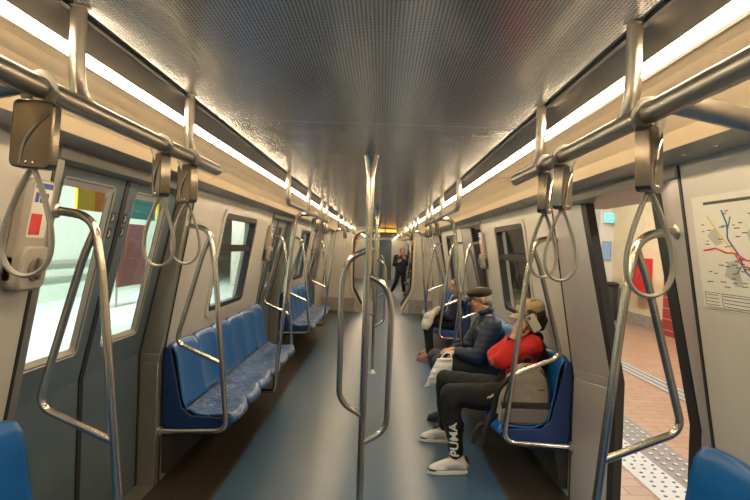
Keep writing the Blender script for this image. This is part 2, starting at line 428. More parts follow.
# doors
dn = 1
def leaf_mesh(root, s, y0, y1, gy0, gy1, stickers):
    mb = MB(); t0, t1 = .0, .035
    for (a, b, z0, z1) in ((y0, y1, -.0, .86), (y0, y1, .86, 1.02), (y0, gy0, 1.02, 1.84), (gy1, y1, 1.02, 1.84), (y0, y1, 1.84, 1.93)):
        slab(mb, D, s, a, b, z0, z1, t0, -t1)
    lf = mb.build('door_leaf', M['leaf'], root, smooth=False)
    mb = MB()
    A = rrect(gy0 - .012, gy1 + .012, 1.008, 1.852, .03); B = rrect(gy0 + .02, gy1 - .02, 1.045, 1.815, .03)
    L = lambda R, d: [D(s, a, b, d) for a, b in R]
    mb.strip(L(A, .004), L(B, -.02)); mb.strip(L(A, .004), L(A, -.01)); mb.strip(L(B, -.02), L(A, -.03))
    mb.build('pane_trim', M['panel2'], lf)
    mb = MB(); slab(mb, D, s, gy0 + .01, gy1 - .01, 1.03, 1.83, -.026, -.03); mb.build('pane', M['glass'], lf, smooth=False)
    return lf
def door(s, z0, z1, opened, detail=True):
    global dn
    root = empty('door_%d' % dn, V((s * 1.4, (z0 + z1) / 2, 0))); dn += 1
    tag(root, kind='structure', label='grey double sliding door, leaves slid apart' if opened else 'grey double sliding door, closed')
    c = (z0 + z1) / 2; a, b = z0 + .07, z1 - .07
    for (p, q) in ((z0, a), (b, z1)):
        mb = MB()
        for (u, v) in ((0, .80), (.80, .86), (.86, 1.93)):
            e0, e1 = (p, q) if not opened else ((p, c - .50) if q < c else (c + .50, q))
            mb.hexa([W(s, p, u), W(s, q, u), D(s, e1, u, -.0 if opened else -.05), D(s, e0, u, 0 if opened else -.05), W(s, p, v), W(s, q, v), D(s, e1, v, 0 if opened else -.05), D(s, e0, v, 0 if opened else -.05)])
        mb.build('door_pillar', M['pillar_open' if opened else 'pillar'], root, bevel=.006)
    for p in (z0, z1):
        mb = MB(); slab(mb, W, s, p - .009, p + .009, .0, .80, .004, -.01); slab(mb, W, s, p - .009, p + .009, .80, 1.94, .004, -.01); mb.build('seal', M['black'], root, smooth=False)
    mb = MB(); mb.box(min(s * 1.15, s * 1.52), max(s * 1.15, s * 1.52), z0, z1, 1.895, 1.95); mb.build('header_box', M['panel2'], root, bevel=.004)
    mb = MB(); mb.box(min(s * 1.35, s * 1.52), max(s * 1.35, s * 1.52), z0, z1, -.08, .004); mb.build('sill', M['steel_dull'], root, smooth=False)
    if not opened:
        la = leaf_mesh(root, s, a - .02, c - .022, c - .60, c - .13, 1); lb = leaf_mesh(root, s, c + .022, b + .02, c + .13, c + .60, 0)
        mb = MB()
        slab(mb, D, s, c - .022, c + .022, 0, .86, .006, -.035); slab(mb, D, s, c - .022, c + .022, .86, 1.90, .006, -.035)
        mb.build('centre_gasket', M['black'], root, smooth=False)
        mb = MB()
        for e in (a + .0, b - .0):
            slab(mb, D, s, e - .025, e + .025, 0, .86, .004, -.03); slab(mb, D, s, e - .025, e + .025, .86, 1.90, .004, -.03)
        mb.build('edge_gasket', M['black'], root, smooth=False)
        if detail:
            for (yy, zz) in ((c - .085, 1.70), (c - .085, 1.62), (c + .06, 1.70), (c + .06, 1.63)):
                mb = MB(); slab(mb, D, s, yy - .02, yy + .02, zz - .028, zz + .028, .003, 0); k = mb.build('warning_sticker', M['darkprint'], la, smooth=False)
                mb = MB(); mb.tube([D(s, yy - .008, zz - .015, .004), D(s, yy + .006, zz, .004), D(s, yy - .004, zz + .014, .004)], .003, 0, 6)
                mb.build('pictogram', M['white'], la, smooth=False)
            for yy in (c + .065,):
                mb = MB(); mb.mat(M['yellowprint']).lathe([(.026, 0), (.026, .003)], D(s, yy, 1.24, .003), 'x'); mb.mat(M['darkprint']).lathe([(.016, -.002), (.016, .006)], D(s, yy, 1.24, .003), 'x')
                mb.build('round_sticker', None, lb)
    else:
        for (p, q, g0, g1) in ((c - .45 - .74, c - .45, c - .45 - .62, c - .45 - .13), (c + .45, c + .45 + .74, c + .45 + .13, c + .45 + .62)):
            leaf_mesh(root, s, p, q, g0, g1, 0)
        for e in (c - .46, c + .46):
            mb = MB(); sg = 1 if e < c else -1
            slab(mb, D, s, e - .045, e + .045, 0, .86, .008, -.04); slab(mb, D, s, e - .045, e + .045, .86, 1.90, .008, -.04)
            mb.build('edge_gasket', M['black'], root, smooth=False)
for s in (1, -1):
    for i, z in enumerate(ZONES + ZONES2): door(s, z[0], z[1], s == 1, i < 4)

# end walls with the gangway portal
PORT = [(-.50, 0), (-.50, .12), (-.74, .55), (-.76, 1.75), (-.66, 1.93), (-.5, 1.98), (.5, 1.98), (.66, 1.93), (.76, 1.75), (.74, .55), (.50, .12), (.50, 0)]
PX = .1
def end_wall(name, y, t):
    mb = MB(); n = len(PORT)
    outer = [(-.50 - PX, 0), (-1.35 - PX, 0), (-1.35 - PX, .5), (-1.2 - PX, 1.8), (-1.15 - PX, 2.1), (-.5 - PX, 2.1), (.5 - PX, 2.1), (1.15 - PX, 2.1), (1.2 - PX, 1.8), (1.35 - PX, .5), (1.35 - PX, 0), (.5 - PX, 0)]
    for i in range(n - 1):
        q = [(PORT[i][0] + PX, PORT[i][1]), (outer[i][0] + PX, outer[i][1]), (outer[i + 1][0] + PX, outer[i + 1][1]), (PORT[i + 1][0] + PX, PORT[i + 1][1])]
        q = [p for k, p in enumerate(q) if k == 0 or (V((*p, 0)) - V((*q[k - 1], 0))).length > 1e-5]
        if len(q) >= 3: mb.prism(q, lambda u, v, tt: (u, tt, v), y, y + t)
    tag(mb.build(name, M['wall'], smooth=False), kind='structure', label='end wall panels around the gangway opening')
end_wall('wall_front', YE, .06)
end_wall('wall_far', YN - .06, .06)
mb = MB(); mb.tube([(x + PX, YE - .015, z) for x, z in PORT], .028, .12, 10); tag(mb.build('trim_%d' % tn, M['cove']), kind='structure', label='cream rounded frame round the gangway portal'); tn += 1
mb = MB(); mb.tube([(x * .97 + PX, YE + .03, z * .985) for x, z in PORT], .02, .1, 8); tag(mb.build('trim_%d' % tn, M['black']), kind='structure', label='black seal inside the gangway portal'); tn += 1
for s in (1, -1):
    mb = MB(); mb.box(*sorted((s * .66 + PX, s * 1.34)), YE - .03, YE, 0, .34); tag(mb.build('baseboard_' + SN[s], M['under' if 0 else 'stonebase'], bevel=.006), kind='structure'); 
# gangway bellows
mb = MB(); 
for k in range(14):
    y = YE + .06 + k * (YN - YE - .12) / 14; h = (YN - YE - .12) / 14
    o = [(x * (1.04 if 1 else 1) + PX, z * 1.01 + (.01 if z > .1 else 0)) for x, z in PORT[1:-1]]; i = [(x * .99 + PX, z * 1.0) for x, z in PORT[1:-1]]
    rows = [[V((p[0], y, p[1])) for p in i], [V((p[0], y + h / 2, p[1])) for p in o], [V((p[0], y + h, p[1])) for p in i]]
    mb.grid(rows)
bl = mb.build('wall_gangway', M['darkgrey']); tag(bl, kind='structure', label='dark folding bellows between the two cars')
mb = MB(); mb.box(-1.5, 1.5, Y0 - .05, Y0, -.05, 2.2); tag(mb.build('wall_back', M['wall'], smooth=False), kind='structure')
mb = MB(); mb.box(-.45, .55, Y1 - .06, Y1, 0, 1.95); tag(mb.build('door_20', M['leaf'], bevel=.02), kind='structure', label='closed dark door at the far end of the next car')
mb = MB(); mb.box(-1.5, 1.5, Y1, Y1 + .05, -.05, 2.2); tag(mb.build('wall_end', M['wall'], smooth=False), kind='structure')

# ------------------------------------------------------------------ light strips
lb = [-3.5, -2.0, .25, 2.5, 4.75, 7.0, 9.25, 11.5, 13.75, 14.5]
ord_ = {0: 'behind the camera end', 1: 'just overhead at the open end', 2: 'over the nearest doors', 3: 'over the near half of the first full bench', 4: 'over its far half, towards the second doors',
        5: 'over the second pair of doors', 6: 'over the middle of the second bench', 7: 'over the third pair of doors', 8: 'beside the gangway portal'}
for s in (1, -1):
    for i, (a, b) in enumerate(zip(lb, lb[1:])):
        r = empty('light_strip', (s * .68, (a + b) / 2, 2.03), 'warm ceiling light strip, %s, %s' % (SIDE[s], ord_[i]), 'light', 'warm light strips along the ceiling')
        mb = MB(); mb.prism([(.634, 2.038), (.638, 2.018), (.649, 2.010), (.661, 2.013), (.668, 2.030), (.667, 2.044), (.636, 2.050)], lambda u, v, t, s=s: (s * u, t, v), a + .012, b - .012); mb.build('diffuser', M['lamp'], r, smooth=False)
        for yy in (a, b - .012):
            mb = MB(); mb.prism([(.633, 2.032), (.636, 2.014), (.649, 2.006), (.663, 2.009), (.671, 2.027), (.669, 2.05), (.634, 2.052)], lambda u, v, t, s=s: (s * u, t, v), yy + .001, yy + .011)
            mb.build('end_cap', M['fascia'], r, smooth=False)
    mb = MB(); mb.prism([(.634, 2.038), (.638, 2.018), (.649, 2.010), (.661, 2.013), (.668, 2.030), (.667, 2.044), (.636, 2.050)], lambda u, v, t, s=s: (s * u, t, v), YN, Y1 - .1)
    tag(mb.build('light_strip', M['lamp'], smooth=False, loc=(s * .68, YN + 6, 2.03)), 'warm light strip seen beyond the gangway in the next car, ' + SIDE[s], 'light', 'warm light strips along the ceiling')

# ------------------------------------------------------------------ handrails
RX, RZ, RR = .565, 1.87, .021
def handrail(s, y0, y1, brk, label, start_bend):
    r = empty('overhead_handrail', (s * RX, (y0 + y1) / 2, RZ), label, 'handrail', 'overhead handrails')
    mb = MB(); 
    if start_bend: mb.tube([(s * RX, y0, CEIL), (s * RX, y0, RZ), (s * RX, y1, RZ)], RR * .8, .07, 14)
    else: mb.tube([(s * RX, y0, RZ), (s * RX, y1, RZ)], RR, 0, 14)
    for e in ((y1,) if start_bend else (y0, y1)): mb.ell((s * RX, e, RZ), RR if not start_bend else RR * .8)
    mb.build('bar', M['rail'], r)
    for y in brk:
        mb = MB(); mb.tube([(s * RX, y, CEIL), (s * RX, y, RZ + .01), (s * RX, y + .13, RZ)], .016, .09, 12); mb.lathe([(.022, 0), (.022, .005)], (s * RX, y, CEIL - .005)); mb.build('bracket', M['rail'], r)
SIDEN = {1: 'beside the open platform doors', -1: 'beside the closed doors'}
for s in (1, -1):
    handrail(s, -.75, 2.26, [-.4, 1.22, 1.93], 'nearest overhead steel handrail with straps, ' + SIDEN[s], False)
    handrail(s, 3.98, 7.0, [5.1, 6.2, 6.8], 'overhead handrail with bent near end over the first full bench, ' + SIDE[s], True)
    handrail(s, 8.62, 11.5, [9.7, 10.7, 11.3], 'third overhead steel handrail over the second bench, ' + SIDE[s], True)
    handrail(s, 12.7, 14.2, [13.4, 14.0], 'short overhead handrail next to the gangway, ' + SIDE[s], True)

# bench mid poles arching from the handrail
def arch(s, y, label):
    r = empty('seat_pole', (s * .86, y, .33), label, 'grab pole', 'poles curving from handrail to bench')
    nr = y < 2
    mb = MB(); mb.tube([(s * RX, y, RZ), (s * (.78 if nr else .70), y, RZ - (.045 if nr else .005)), (s * (.80 if nr else .735), y, 1.55), (s * .842, y, .38), (s * .842, y, .28), (s * 1.15, y, .278)], .0205 if nr else .0175, .09, 14); mb.build('pole', M['rail' if nr else 'steel'], r)
    mb = MB(); mb.lathe([(.021, -.008), (.021, .008)], (s * (RX + .03), y, RZ), 'x'); mb.build('collar', M['rail'], r)
for s in (1, -1):
    arch(s, 1.05, 'steel pole arching from the handrail at the frame edge, ' + SIDE[s])
    arch(s, 5.34, 'steel pole curving from handrail to middle of the first full bench, ' + SIDE[s])
    arch(s, 9.84, 'steel pole curving down to the middle of the second bench, ' + SIDE[s])

# D-shaped grab frames at the bench ends
def dframe():
    r = empty('grab_frame', (0, 0, 0), None, 'grab rail', 'bent steel grab frames at bench ends')
    mb = MB(); mb.tube([(1.215, 0, 1.70), (1.06, 0, 1.68), (1.015, 0, 1.44), (.905, 0, .36), (1.345, 0, .345)], .0175, .085, 14); mb.build('outer_tube', M['steel'], r)
    mb = MB(); mb.tube([(1.055, 0, 1.62), (1.095, 0, 1.52), (1.255, 0, .93), (.945, 0, .80)], .0155, .06, 14); mb.build('inner_tube', M['steel'], r)
    mb = MB(); mb.lathe([(.02, -.02), (.032, -.012), (.032, .0)], (1.215, 0, 1.70), 'x'); mb.build('flange', M['steel_dull'], r); mb = MB(); mb.lathe([(.02, -.02), (.032, -.012), (.032, 0)], (1.347, 0, .345), 'x'); mb.build('flange', M['steel_dull'], r)
    return r
proto = dframe()
frames = [(2.33, 'at the end of the frame-edge bench'), (3.905, 'at near end of first full bench'), (6.785, 'at far end of first full bench'), (8.40, 'at the near end of the second bench'), (11.285, 'at the far end of the second bench')]
first = True
for s in (1, -1):
    for y, t in frames:
        o = proto if first else copy_tree(proto); first = False
        o.location = (0, y, 0); o.rotation_euler = (0, 0, 0 if s > 0 else PI); o['label'] = 'bent steel D-shaped grab frame %s, %s' % (t, SIDE[s])

for s in (1, -1):
    for y, t in ((16.55, 'just past the gangway'), (18.1, 'at the first doors of the next car'), (19.95, 'beside the walking person')):
        o = copy_tree(proto); o.location = (0, y, 0); o.rotation_euler = (0, 0, 0 if s > 0 else PI); o['label'] = 'distant bent steel grab frame %s, %s' % (t, SIDE[s])
# centre poles with grab loops
def cpole():
    r = empty('centre_pole', (0, 0, 0), None, 'pole', 'centre poles with grab loops')
    mb = MB(); mb.lathe([(.0185, .02), (.0185, 2.0)], (0, 0, 0)); mb.build('pole', M['steel'], r)
    mb = MB(); mb.lathe([(.0195, 1.955), (.0215, 1.975), (.036, 2.068), (.038, 2.07)], (0, 0, 0)); mb.build('top_flare', M['steel'], r)
    mb = MB(); mb.lathe([(.06, 0), (.06, .008), (.03, .03), (.02, .05)], (0, 0, 0)); mb.build('base_flange', M['steel_dull'], r)
    for sx, zt, zb, yy in ((-1, 1.585, .725, 0), (1, 1.455, .585, 0)):
        mb = MB(); mb.tube([(0, yy, zt), (sx * .10, yy, zt - .05), (sx * .13, yy, zt - .16), (sx * .125, yy, zb + .07), (0, yy, zb)], .0155, .09, 14); mb.build('grab_loop', M['steel'], r)
    return r
cp = cpole()
for i, (y, t) in enumerate([(3.09, 'nearest steel centre pole with two grab loops, between the first doors'), (7.59, 'second steel centre pole, standing between the second doors'), (12.09, 'third steel centre pole, standing in the aisle before the gangway'), (17.2, 'steel centre pole just past the gangway'), (23.5, 'farthest steel centre pole, behind the walking person')]):
    o = cp if i == 0 else copy_tree(cp); o.location = (0 if y < 15 else -.15, y, 0); o['label'] = t

# hanging straps (rail height is local z = 0)
def strap():
    r = empty('hanging_strap', (0, 0, 0), None, 'strap handle', 'hanging straps on the handrails')
    mb = MB(); mb.tube([(-.010 , 0, -.045), (-.030, 0, .0), (0, 0, .030), (.030, 0, 0), (.010, 0, -.045)], .010, .028, 10, ry=.003); mb.build('clamp_band', M['strapweb'], r)
    mb = MB(); mb.prism(rrect(-.037, .037, -.150, -.026, .012, 3), lambda u, v, t: (u, t, v), -.015, .015); b = mb.build('grip_block', M['gripblock'], r, bevel=.003)
    mb = MB(); mb.tube([(-.018, -.014, -.142), (-.012, -.017, -.10), (.012, -.015, -.065), (.028, -.014, -.05)], .003, .02, 8); mb.tube([(-.018, .014, -.142), (-.012, .015, -.10), (.012, .015, -.065), (.028, .014, -.05)], .003, .02, 8)
    mb.build('ridge', M['steel'], b)
    mb = MB()
    for x in (-.006, .006): mb.ell((x, -.014, -.140), .0035)
    mb.build('rivet', M['screw'], b)
    pts = []
    for k in range(33):
        t = k / 32; a = 2 * PI * t; 
        z = -.150 - .098 * (1 - math.cos(a)); w = .050 * math.sin(a) * (.25 + .75 * (1 - math.cos(a)) / 2) * 1.25
        pts.append((w, 0, z))
    mb = MB(); mb.tube(pts[:-1], .0085, 0, 8, closed=True, ry=.0045); mb.build('loop', M['strapweb'], r)
    return r
st = strap()
SL = [(-1, 1.09, .05, .15, 'nearest grey hanging strap, over the closed doors beside the intercom'), (-1, 1.70, 0, -.1, 'middle of the three straps on the nearest handrail, over the closed doors'), (-1, 1.93, .0, .4, 'strap next to the rounded rail end over the closed doors'),
      (1, 1.14, -.04, .0, 'nearest grey hanging strap, in front of the open platform door'), (1, 1.67, 0, .15, 'middle of the three straps on the nearest handrail, over the open door'), (1, 1.85, .0, .45, 'strap next to the rounded rail end by the open door'),
      (-1, 5.6, 0, .1, 'strap on the second handrail, nearest of three, closed door side'), (-1, 6.3, 0, .2, 'strap on the second handrail, middle of three, closed door side'), (-1, 6.6, 0, 0, 'strap on the second handrail, farthest of three, closed door side'),
      (1, 5.6, 0, .1, 'strap on the second handrail, nearest of three, platform side'), (1, 6.3, 0, .2, 'strap on the second handrail, middle of three, platform side'), (1, 6.6, 0, 0, 'strap on the second handrail, farthest of three, platform side'),
      (-1, 10.2, 0, 0, 'far hanging strap over the second bench, closed door side'), (1, 10.2, 0, 0, 'far hanging strap over the second bench, platform side')]
for i, (s, y, sw, rz, lab) in enumerate(SL):
    o = st if i == 0 else copy_tree(st); o.location = (s * RX, y, RZ); o.rotation_euler = (0, sw, rz * .5); o['label'] = lab
    if i > 0:
        for ch in o.children:
            if ch.name.startswith('grip_block'): ch.rotation_euler.z = .85 * s
    if y > 3: o.location.z = RZ + .004; o.scale = (.92, 1, 1)

# ------------------------------------------------------------------ benches
SW = .47
def seat_grid(front, width, back):
    pass
def bench(s, y0, n, label, patterned, group='blue moulded benches'):
    r = empty('bench', (s * 1.35, y0 + n * SW / 2, .0), label, 'bench', group)
    Y1_ = y0 + n * SW
    # carcass under the seats
    mb = MB(); mb.prism([(1.345, .30), (1.345, .44), (1.28, .43), (.91, .41), (.90, .375), (1.05, .31)], lambda u, v, t: (s * u, t, v), y0 + .01, Y1_ - .01); mb.build('seat_frame', M['navyplastic'], r, bevel=.006)
    mb = MB(); mb.prism([(1.345, .05), (1.345, .30), (1.25, .30), (1.30, .05)], lambda u, v, t: (s * u, t, v), y0 + .02, Y1_ - .02); mb.build('under_panel', M['under'], r, smooth=False)
    # end caps
    for yy in (y0 - .005, Y1_ - .013):
        mb = MB(); mb.prism([(1.34, .34), (1.345, .80), (1.335, .89), (1.30, .89), (1.25, .66), (1.215, .50), (1.15, .445), (.90, .435), (.875, .405), (.92, .36)], lambda u, v, t: (s * u, t, v), yy, yy + .018); mb.build('end_cap', M['navyplastic'], r, bevel=.006)
    prof = [(.862, .402), (.868, .425), (.90, .440), (.98, .432), (1.07, .424), (1.14, .432), (1.195, .462), (1.222, .52), (1.240, .60), (1.258, .70), (1.272, .80), (1.285, .87), (1.296, .905), (1.315, .915), (1.335, .905)]
    for k in range(n):
        c = y0 + (k + .5) * SW; nb = 16
        def row(x, z, idx):
            out = []
            for j in range(nb + 1):
                u = -1 + 2 * j / nb; e = abs(u) ** 2.6
                dx = dz = 0
                if idx >= 7: dx = -.026 * e * (1 if idx < 12 else .5) ; dz = -.014 * (abs(u) ** 4) if idx >= 11 else 0
                elif idx >= 2: dz = .016 * e; 
                else: dx = .03 * (abs(u) ** 3)
                if idx in (5, 6): dx = -.02 * e; dz = .018 * e
                out.append(V((s * (x + dx), c + u * (SW / 2 - .003), z + dz)))
            return out
        rows = [row(x, z, i) for i, (x, z) in enumerate(prof)]
        mb = MB(); mb.grid(rows[:7]); m1 = mb.build('seat', M['seatlines'] if patterned else M['blue'], r, ang=80)
        t = m1.modifiers.new('t', 'SOLIDIFY'); t.thickness = .012; t.offset = -1 if s > 0 else -1
        mb = MB(); mb.grid(rows[6:]); m2 = mb.build('backrest', M['blue'], r, ang=80)
        t = m2.modifiers.new('t', 'SOLIDIFY'); t.thickness = .010; t.offset = -1
    mb = MB(); mb.tube([(s * 1.188, y0 + .01, .474), (s * 1.188, Y1_ - .01, .474)], .006, 0, 8); mb.build('joint_strip', M['steel'], r)
    return r
for s in (1, -1):
    bench(s, -.57, 6, 'blue moulded bench cut by the frame edge, ' + ('under the route map' if s > 0 else 'under the intercom box'), False)
    bench(s, 3.94, 6, 'blue six seat bench carrying the passengers by the open door' if s > 0 else 'empty blue six seat bench with patterned pans by the closed doors', s < 0)
    bench(s, 8.44, 6, 'second blue bench beyond the second doors, ' + SIDE[s], s < 0)
    bench(s, 20.0, 5, 'blue bench in the next car beyond the gangway, ' + SIDE[s], False)
    handrail(s, 16.4, 20.0, [17.5, 18.7, 19.8], 'distant overhead handrail in the next car, ' + SIDE[s], True)

# ------------------------------------------------------------------ wall fittings
def intercom(s, y, label):
    r = empty('intercom_unit', W(s, y, 1.42), label, 'intercom', 'door emergency units')
    fn = lambda u, v, t: W(s, y + u, v, t)
    mb = MB(); mb.prism(rrect(-.085, .085, 1.40, 1.80, .04), fn, .0, .045); mb.prism(rrect(-.085, .085, 1.40, 1.56, .04), fn, .0, .07); mb.build('housing', M['box'], r, bevel=.01)
    mb = MB(); mb.prism(rrect(-.055, .060, 1.59, 1.79, .008), fn, .0455, .0475); lab = mb.build('label_plate', M['paper'], r, smooth=False)
    mb = MB(); mb.prism([(-.05, 1.765), (.055, 1.765), (.055, 1.785), (-.05, 1.785)], fn, .0476, .049)
    for q in range(3): mb.prism([(-.042 + q * .03, 1.715), (-.022 + q * .03, 1.715), (-.022 + q * .03, 1.75), (-.042 + q * .03, 1.75)], fn, .0476, .049)
    mb.build('blue_print', M['blueprint'], lab, smooth=False)
    mb = MB(); mb.prism([(-.045, 1.60), (.02, 1.60), (.02, 1.675), (-.045, 1.675)], fn, .0476, .049); mb.build('red_print', M['redprint'], lab, smooth=False)
    mb = MB(); mb.prism(rrect(-.042, .042, 1.435, 1.52, .042, 8), fn, .07, .078); mb.build('dial', M['boxdark'], r, bevel=.003)
    mb = MB(); mb.prism(rrect(-.010, .010, 1.44, 1.515, .008, 4), fn, .078, .094); mb.build('dial_handle', M['boxdark'], r, bevel=.003)
intercom(-1, 2.13, 'beige emergency intercom box with dial beside the nearest closed door')
intercom(-1, 6.66, 'beige emergency intercom box beside the second closed door')
intercom(1, 6.66, 'beige emergency intercom box beyond the passengers, platform side')
intercom(-1, 11.16, 'small distant emergency box beside the third closed door')
# screws in soffit
r = None
for s in (1, -1):
    for k, y in enumerate((1.85, 2.05, 4.3, 4.9, 5.5, 6.1)):
        mb = MB(); mb.lathe([(.009, 0), (.008, -.004), (.004, -.006)][::-1], (s * 1.08, y, 1.949)); 
        tag(mb.build('screw', M['screw'], loc=(s * 1.08, y, 1.949)), 'small steel screw head in the grey soffit panel', 'screw', 'soffit screws')

# route map on the right wall
y0, y1, z0, z1 = 1.42, 2.18, 1.425, 1.815
fn = lambda u, v, t: W(1, y1 - u * (y1 - y0), z0 + v * (z1 - z0), t)     # u from far edge towards the camera
r = empty('route_map', fn(.5, .0, 0), 'large metro route map poster on the pale wall beside the open door', 'map')
mb = MB(); mb.prism([(0, 0), (1, 0), (1, 1), (0, 1)], fn, .001, .004); mb.build('sheet', M['paper'], r, smooth=False)
def poly(name, P, m, d=.0045):
    mb = MB()
    for p in P: mb.prism(p, fn, .0041, d)
    return mb.build(name, m, r, smooth=False)
poly('grey_area', [[(.20, .30), (.30, .25), (.32, .45), (.24, .42)], [(.27, .0 + .22), (.33, .22), (.31, .42), (.28, .38)], [(.42, .55), (.52, .68), (.50, .80), (.40, .66)], [(.10, .65), (.17, .72), (.22, .58), (.16, .56)], [(.55, .30), (.70, .35), (.65, .52), (.52, .46)]], M['greypaper'], .0044)
def lines(name, L, m, w=.004):
    mb = MB()
    for l in L: mb.tube([fn(u, v, .005) for u, v in l], w / 2, .01, 6)
    return mb.build(name, m, r)
lines('red_line', [[(.06, .52), (.16, .54), (.24, .50), (.30, .50), (.38, .44), (.50, .45), (.6, .36), (.8, .30)], [(.30, .50), (.34, .40), (.45, .36)]], M['redprint'], .006)
lines('blue_line', [[(.24, .86), (.27, .74), (.26, .62), (.33, .48), (.36, .35), (.42, .27), (.55, .22)], [(.5, .6), (.6, .5), (.75, .52)]], M['blueprint'], .005)
lines('yellow_line', [[(.12, .82), (.18, .70), (.25, .58), (.30, .50)]], M['yellowprint'], .004)
lines('green_line', [[(.30, .80), (.27, .70)], [(.34, .40), (.30, .33)]], M['greenprint'], .004)
mb = MB()
rnd = random.Random(3)
for k in range(90):
    u = rnd.uniform(.05, .95); v = rnd.uniform(.2, .85)
    w = rnd.uniform(.015, .045)
    mb.prism([(u, v), (u + w, v), (u + w, v + .008), (u, v + .008)], fn, .0041, .0046)
mb.prism([(.1, .92), (.62, .92), (.62, .945), (.1, .945)], fn, .0041, .0046)
for k in range(5): mb.prism([(.66, .9 - k * .07), (.72, .9 - k * .07), (.72, .912 - k * .07), (.66, .912 - k * .07)], fn, .0041, .0046)
for (a, b) in ((.02, .15), (.16, .42), (.43, .70), (.71, .97)):
    for q in range(4): mb.prism([(a + .01, .03 + q * .03), (b - .02, .03 + q * .03), (b - .02, .036 + q * .03), (a + .01, .036 + q * .03)], fn, .0041, .0046)
    for (p, q) in (((a, .01), (b, .145)),):
        for e in ([(a, .01), (b, .01), (b, .015), (a, .015)], [(a, .14), (b, .14), (b, .145), (a, .145)], [(a, .01), (a + .003, .01), (a + .003, .145), (a, .145)]): mb.prism(e, fn, .0041, .0046)
mb.build('small_print', M['darkprint'], r, smooth=False)
# amber display above the portal
r = empty('led_display', (.16, YE - .06, 1.96), 'small amber glowing display over the gangway portal', 'display')
mb = MB(); mb.box(-.10, .44, YE - .06, YE - .005, 1.935, 2.05); mb.build('housing', M['darkgrey'], r, bevel=.006)
mb = MB(); mb.box(-.07, .12, YE - .066, YE - .061, 1.96, 2.03); mb.box(.15, .41, YE - .066, YE - .061, 1.96, 2.03); mb.build('lit_panel', M['orangeled'], r, smooth=False)

# ------------------------------------------------------------------ people
def pt(x, y, z): return V((x, y, z))
def finger(mb, base, d, n, L, r, curl):
    p = base; pts = [p]; dd = d.copy(); ax = d.cross(n).normalized()
    for k, f in enumerate((.45, .30, .25)):
        dd = (Matrix.Rotation(curl * (.6 + .4 * k), 3, ax) @ dd).normalized(); p = p + dd * L * f; pts.append(p)
    mb.chain(pts, [r, r * .95, r * .9, r * .78])
def hand(mb, w, d, n, side, curl=.5, scale=1., thumb=.7):
    """w wrist, d towards the fingertips, n the way the palm faces, side = +1/-1 where the thumb is (d x n)"""
    d = V(d).normalized(); n = V(n); n = (n - d * n.dot(d)).normalized(); a = d.cross(n).normalized() * side; w = V(w); s = scale
    for k in (-1, 0, 1): mb.cap(w + a * k * .012 * s, w + d * .078 * s + a * k * .024 * s, .016 * s, .0125 * s)
    for off, L in ((.031, .070), (.0105, .080), (-.0105, .075), (-.031, .058)):
        finger(mb, w + d * .082 * s + a * off * s, (d + a * off * 2.2).normalized(), n, L * s, .0085 * s, curl)
    t0 = w + d * .022 * s + a * .022 * s; t1 = t0 + (d * .6 + a * .75 + n * .25).normalized() * .038 * s; t2 = t1 + (d * .85 + a * .3 + n * thumb).normalized() * .032 * s; t3 = t2 + (d * .9 + n * thumb).normalized() * .024 * s
    mb.chain([t0, t1, t2, t3], [.014 * s, .0115 * s, .010 * s, .0085 * s])
def head(mb, c, f, up, s=1.):
    """c = centre of the head, f the way it faces"""
    f = V(f).normalized(); up = V(up); up = (up - f * up.dot(f)).normalized(); r = f.cross(up)
    m = Matrix((f, r, up)).transposed()
    P = lambda a, b, c_: V(c) + (f * a + r * b + up * c_) * s
    E_ = lambda p, rad: mb.ell(P(*p), V(rad) * s, m)
    E_((-.012, 0, .035), (.092, .074, .082)); E_((.028, 0, -.03), (.058, .058, .075)); E_((.045, 0, -.078), (.034, .036, .026))
    mb.cap(P(-.02, -.036, -.06), P(.05, -.02, -.085), .024 * s, .02 * s); mb.cap(P(-.02, .036, -.06), P(.05, .02, -.085), .024 * s, .02 * s)
    mb.chain([P(.080, 0, .022), P(.094, 0, -.004), P(.104, 0, -.022)], [.009 * s, .010 * s, .0125 * s]); E_((.092, .010, -.024), (.010, .008, .007)); E_((.092, -.010, -.024), (.010, .008, .007))
    mb.cap(P(.074, -.034, .030), P(.080, .034, .030), .010 * s, .010 * s)
    E_((.078, 0, -.050), (.011, .024, .006)); E_((.076, 0, -.060), (.011, .020, .006)); E_((.060, .036, -.022), (.02, .018, .022)); E_((.060, -.036, -.022), (.02, .018, .022))
    for q in (-1, 1): E_((-.010, q * .076, -.002), (.018, .008, .030)); E_((-.014, q * .081, .010), (.013, .007, .018))
    return P, m
def eyes(P, m, root, s=1.):
    for q in (-1, 1):
        mb = MB(); mb.mat(M['white']).ell(P(.073, q * .031, .008), .0115 * s, seg=12, ring=8); mb.mat(M['shoeblack']).ell(P(.081, q * .031, .008), .0058 * s, seg=10, ring=6)
        mb.build('eye', None, root)
def folds(a, fr, seed=0):
    o = V((seed, seed * 2, 0))
    return lambda p: a * noise.noise(V((p.x * fr, p.y * fr, p.z * fr * 1.6)) + o) + a * .5 * noise.noise(V((p.x * fr * 2.7, p.y * fr * 2.7, p.z * fr * 3.)) + o)
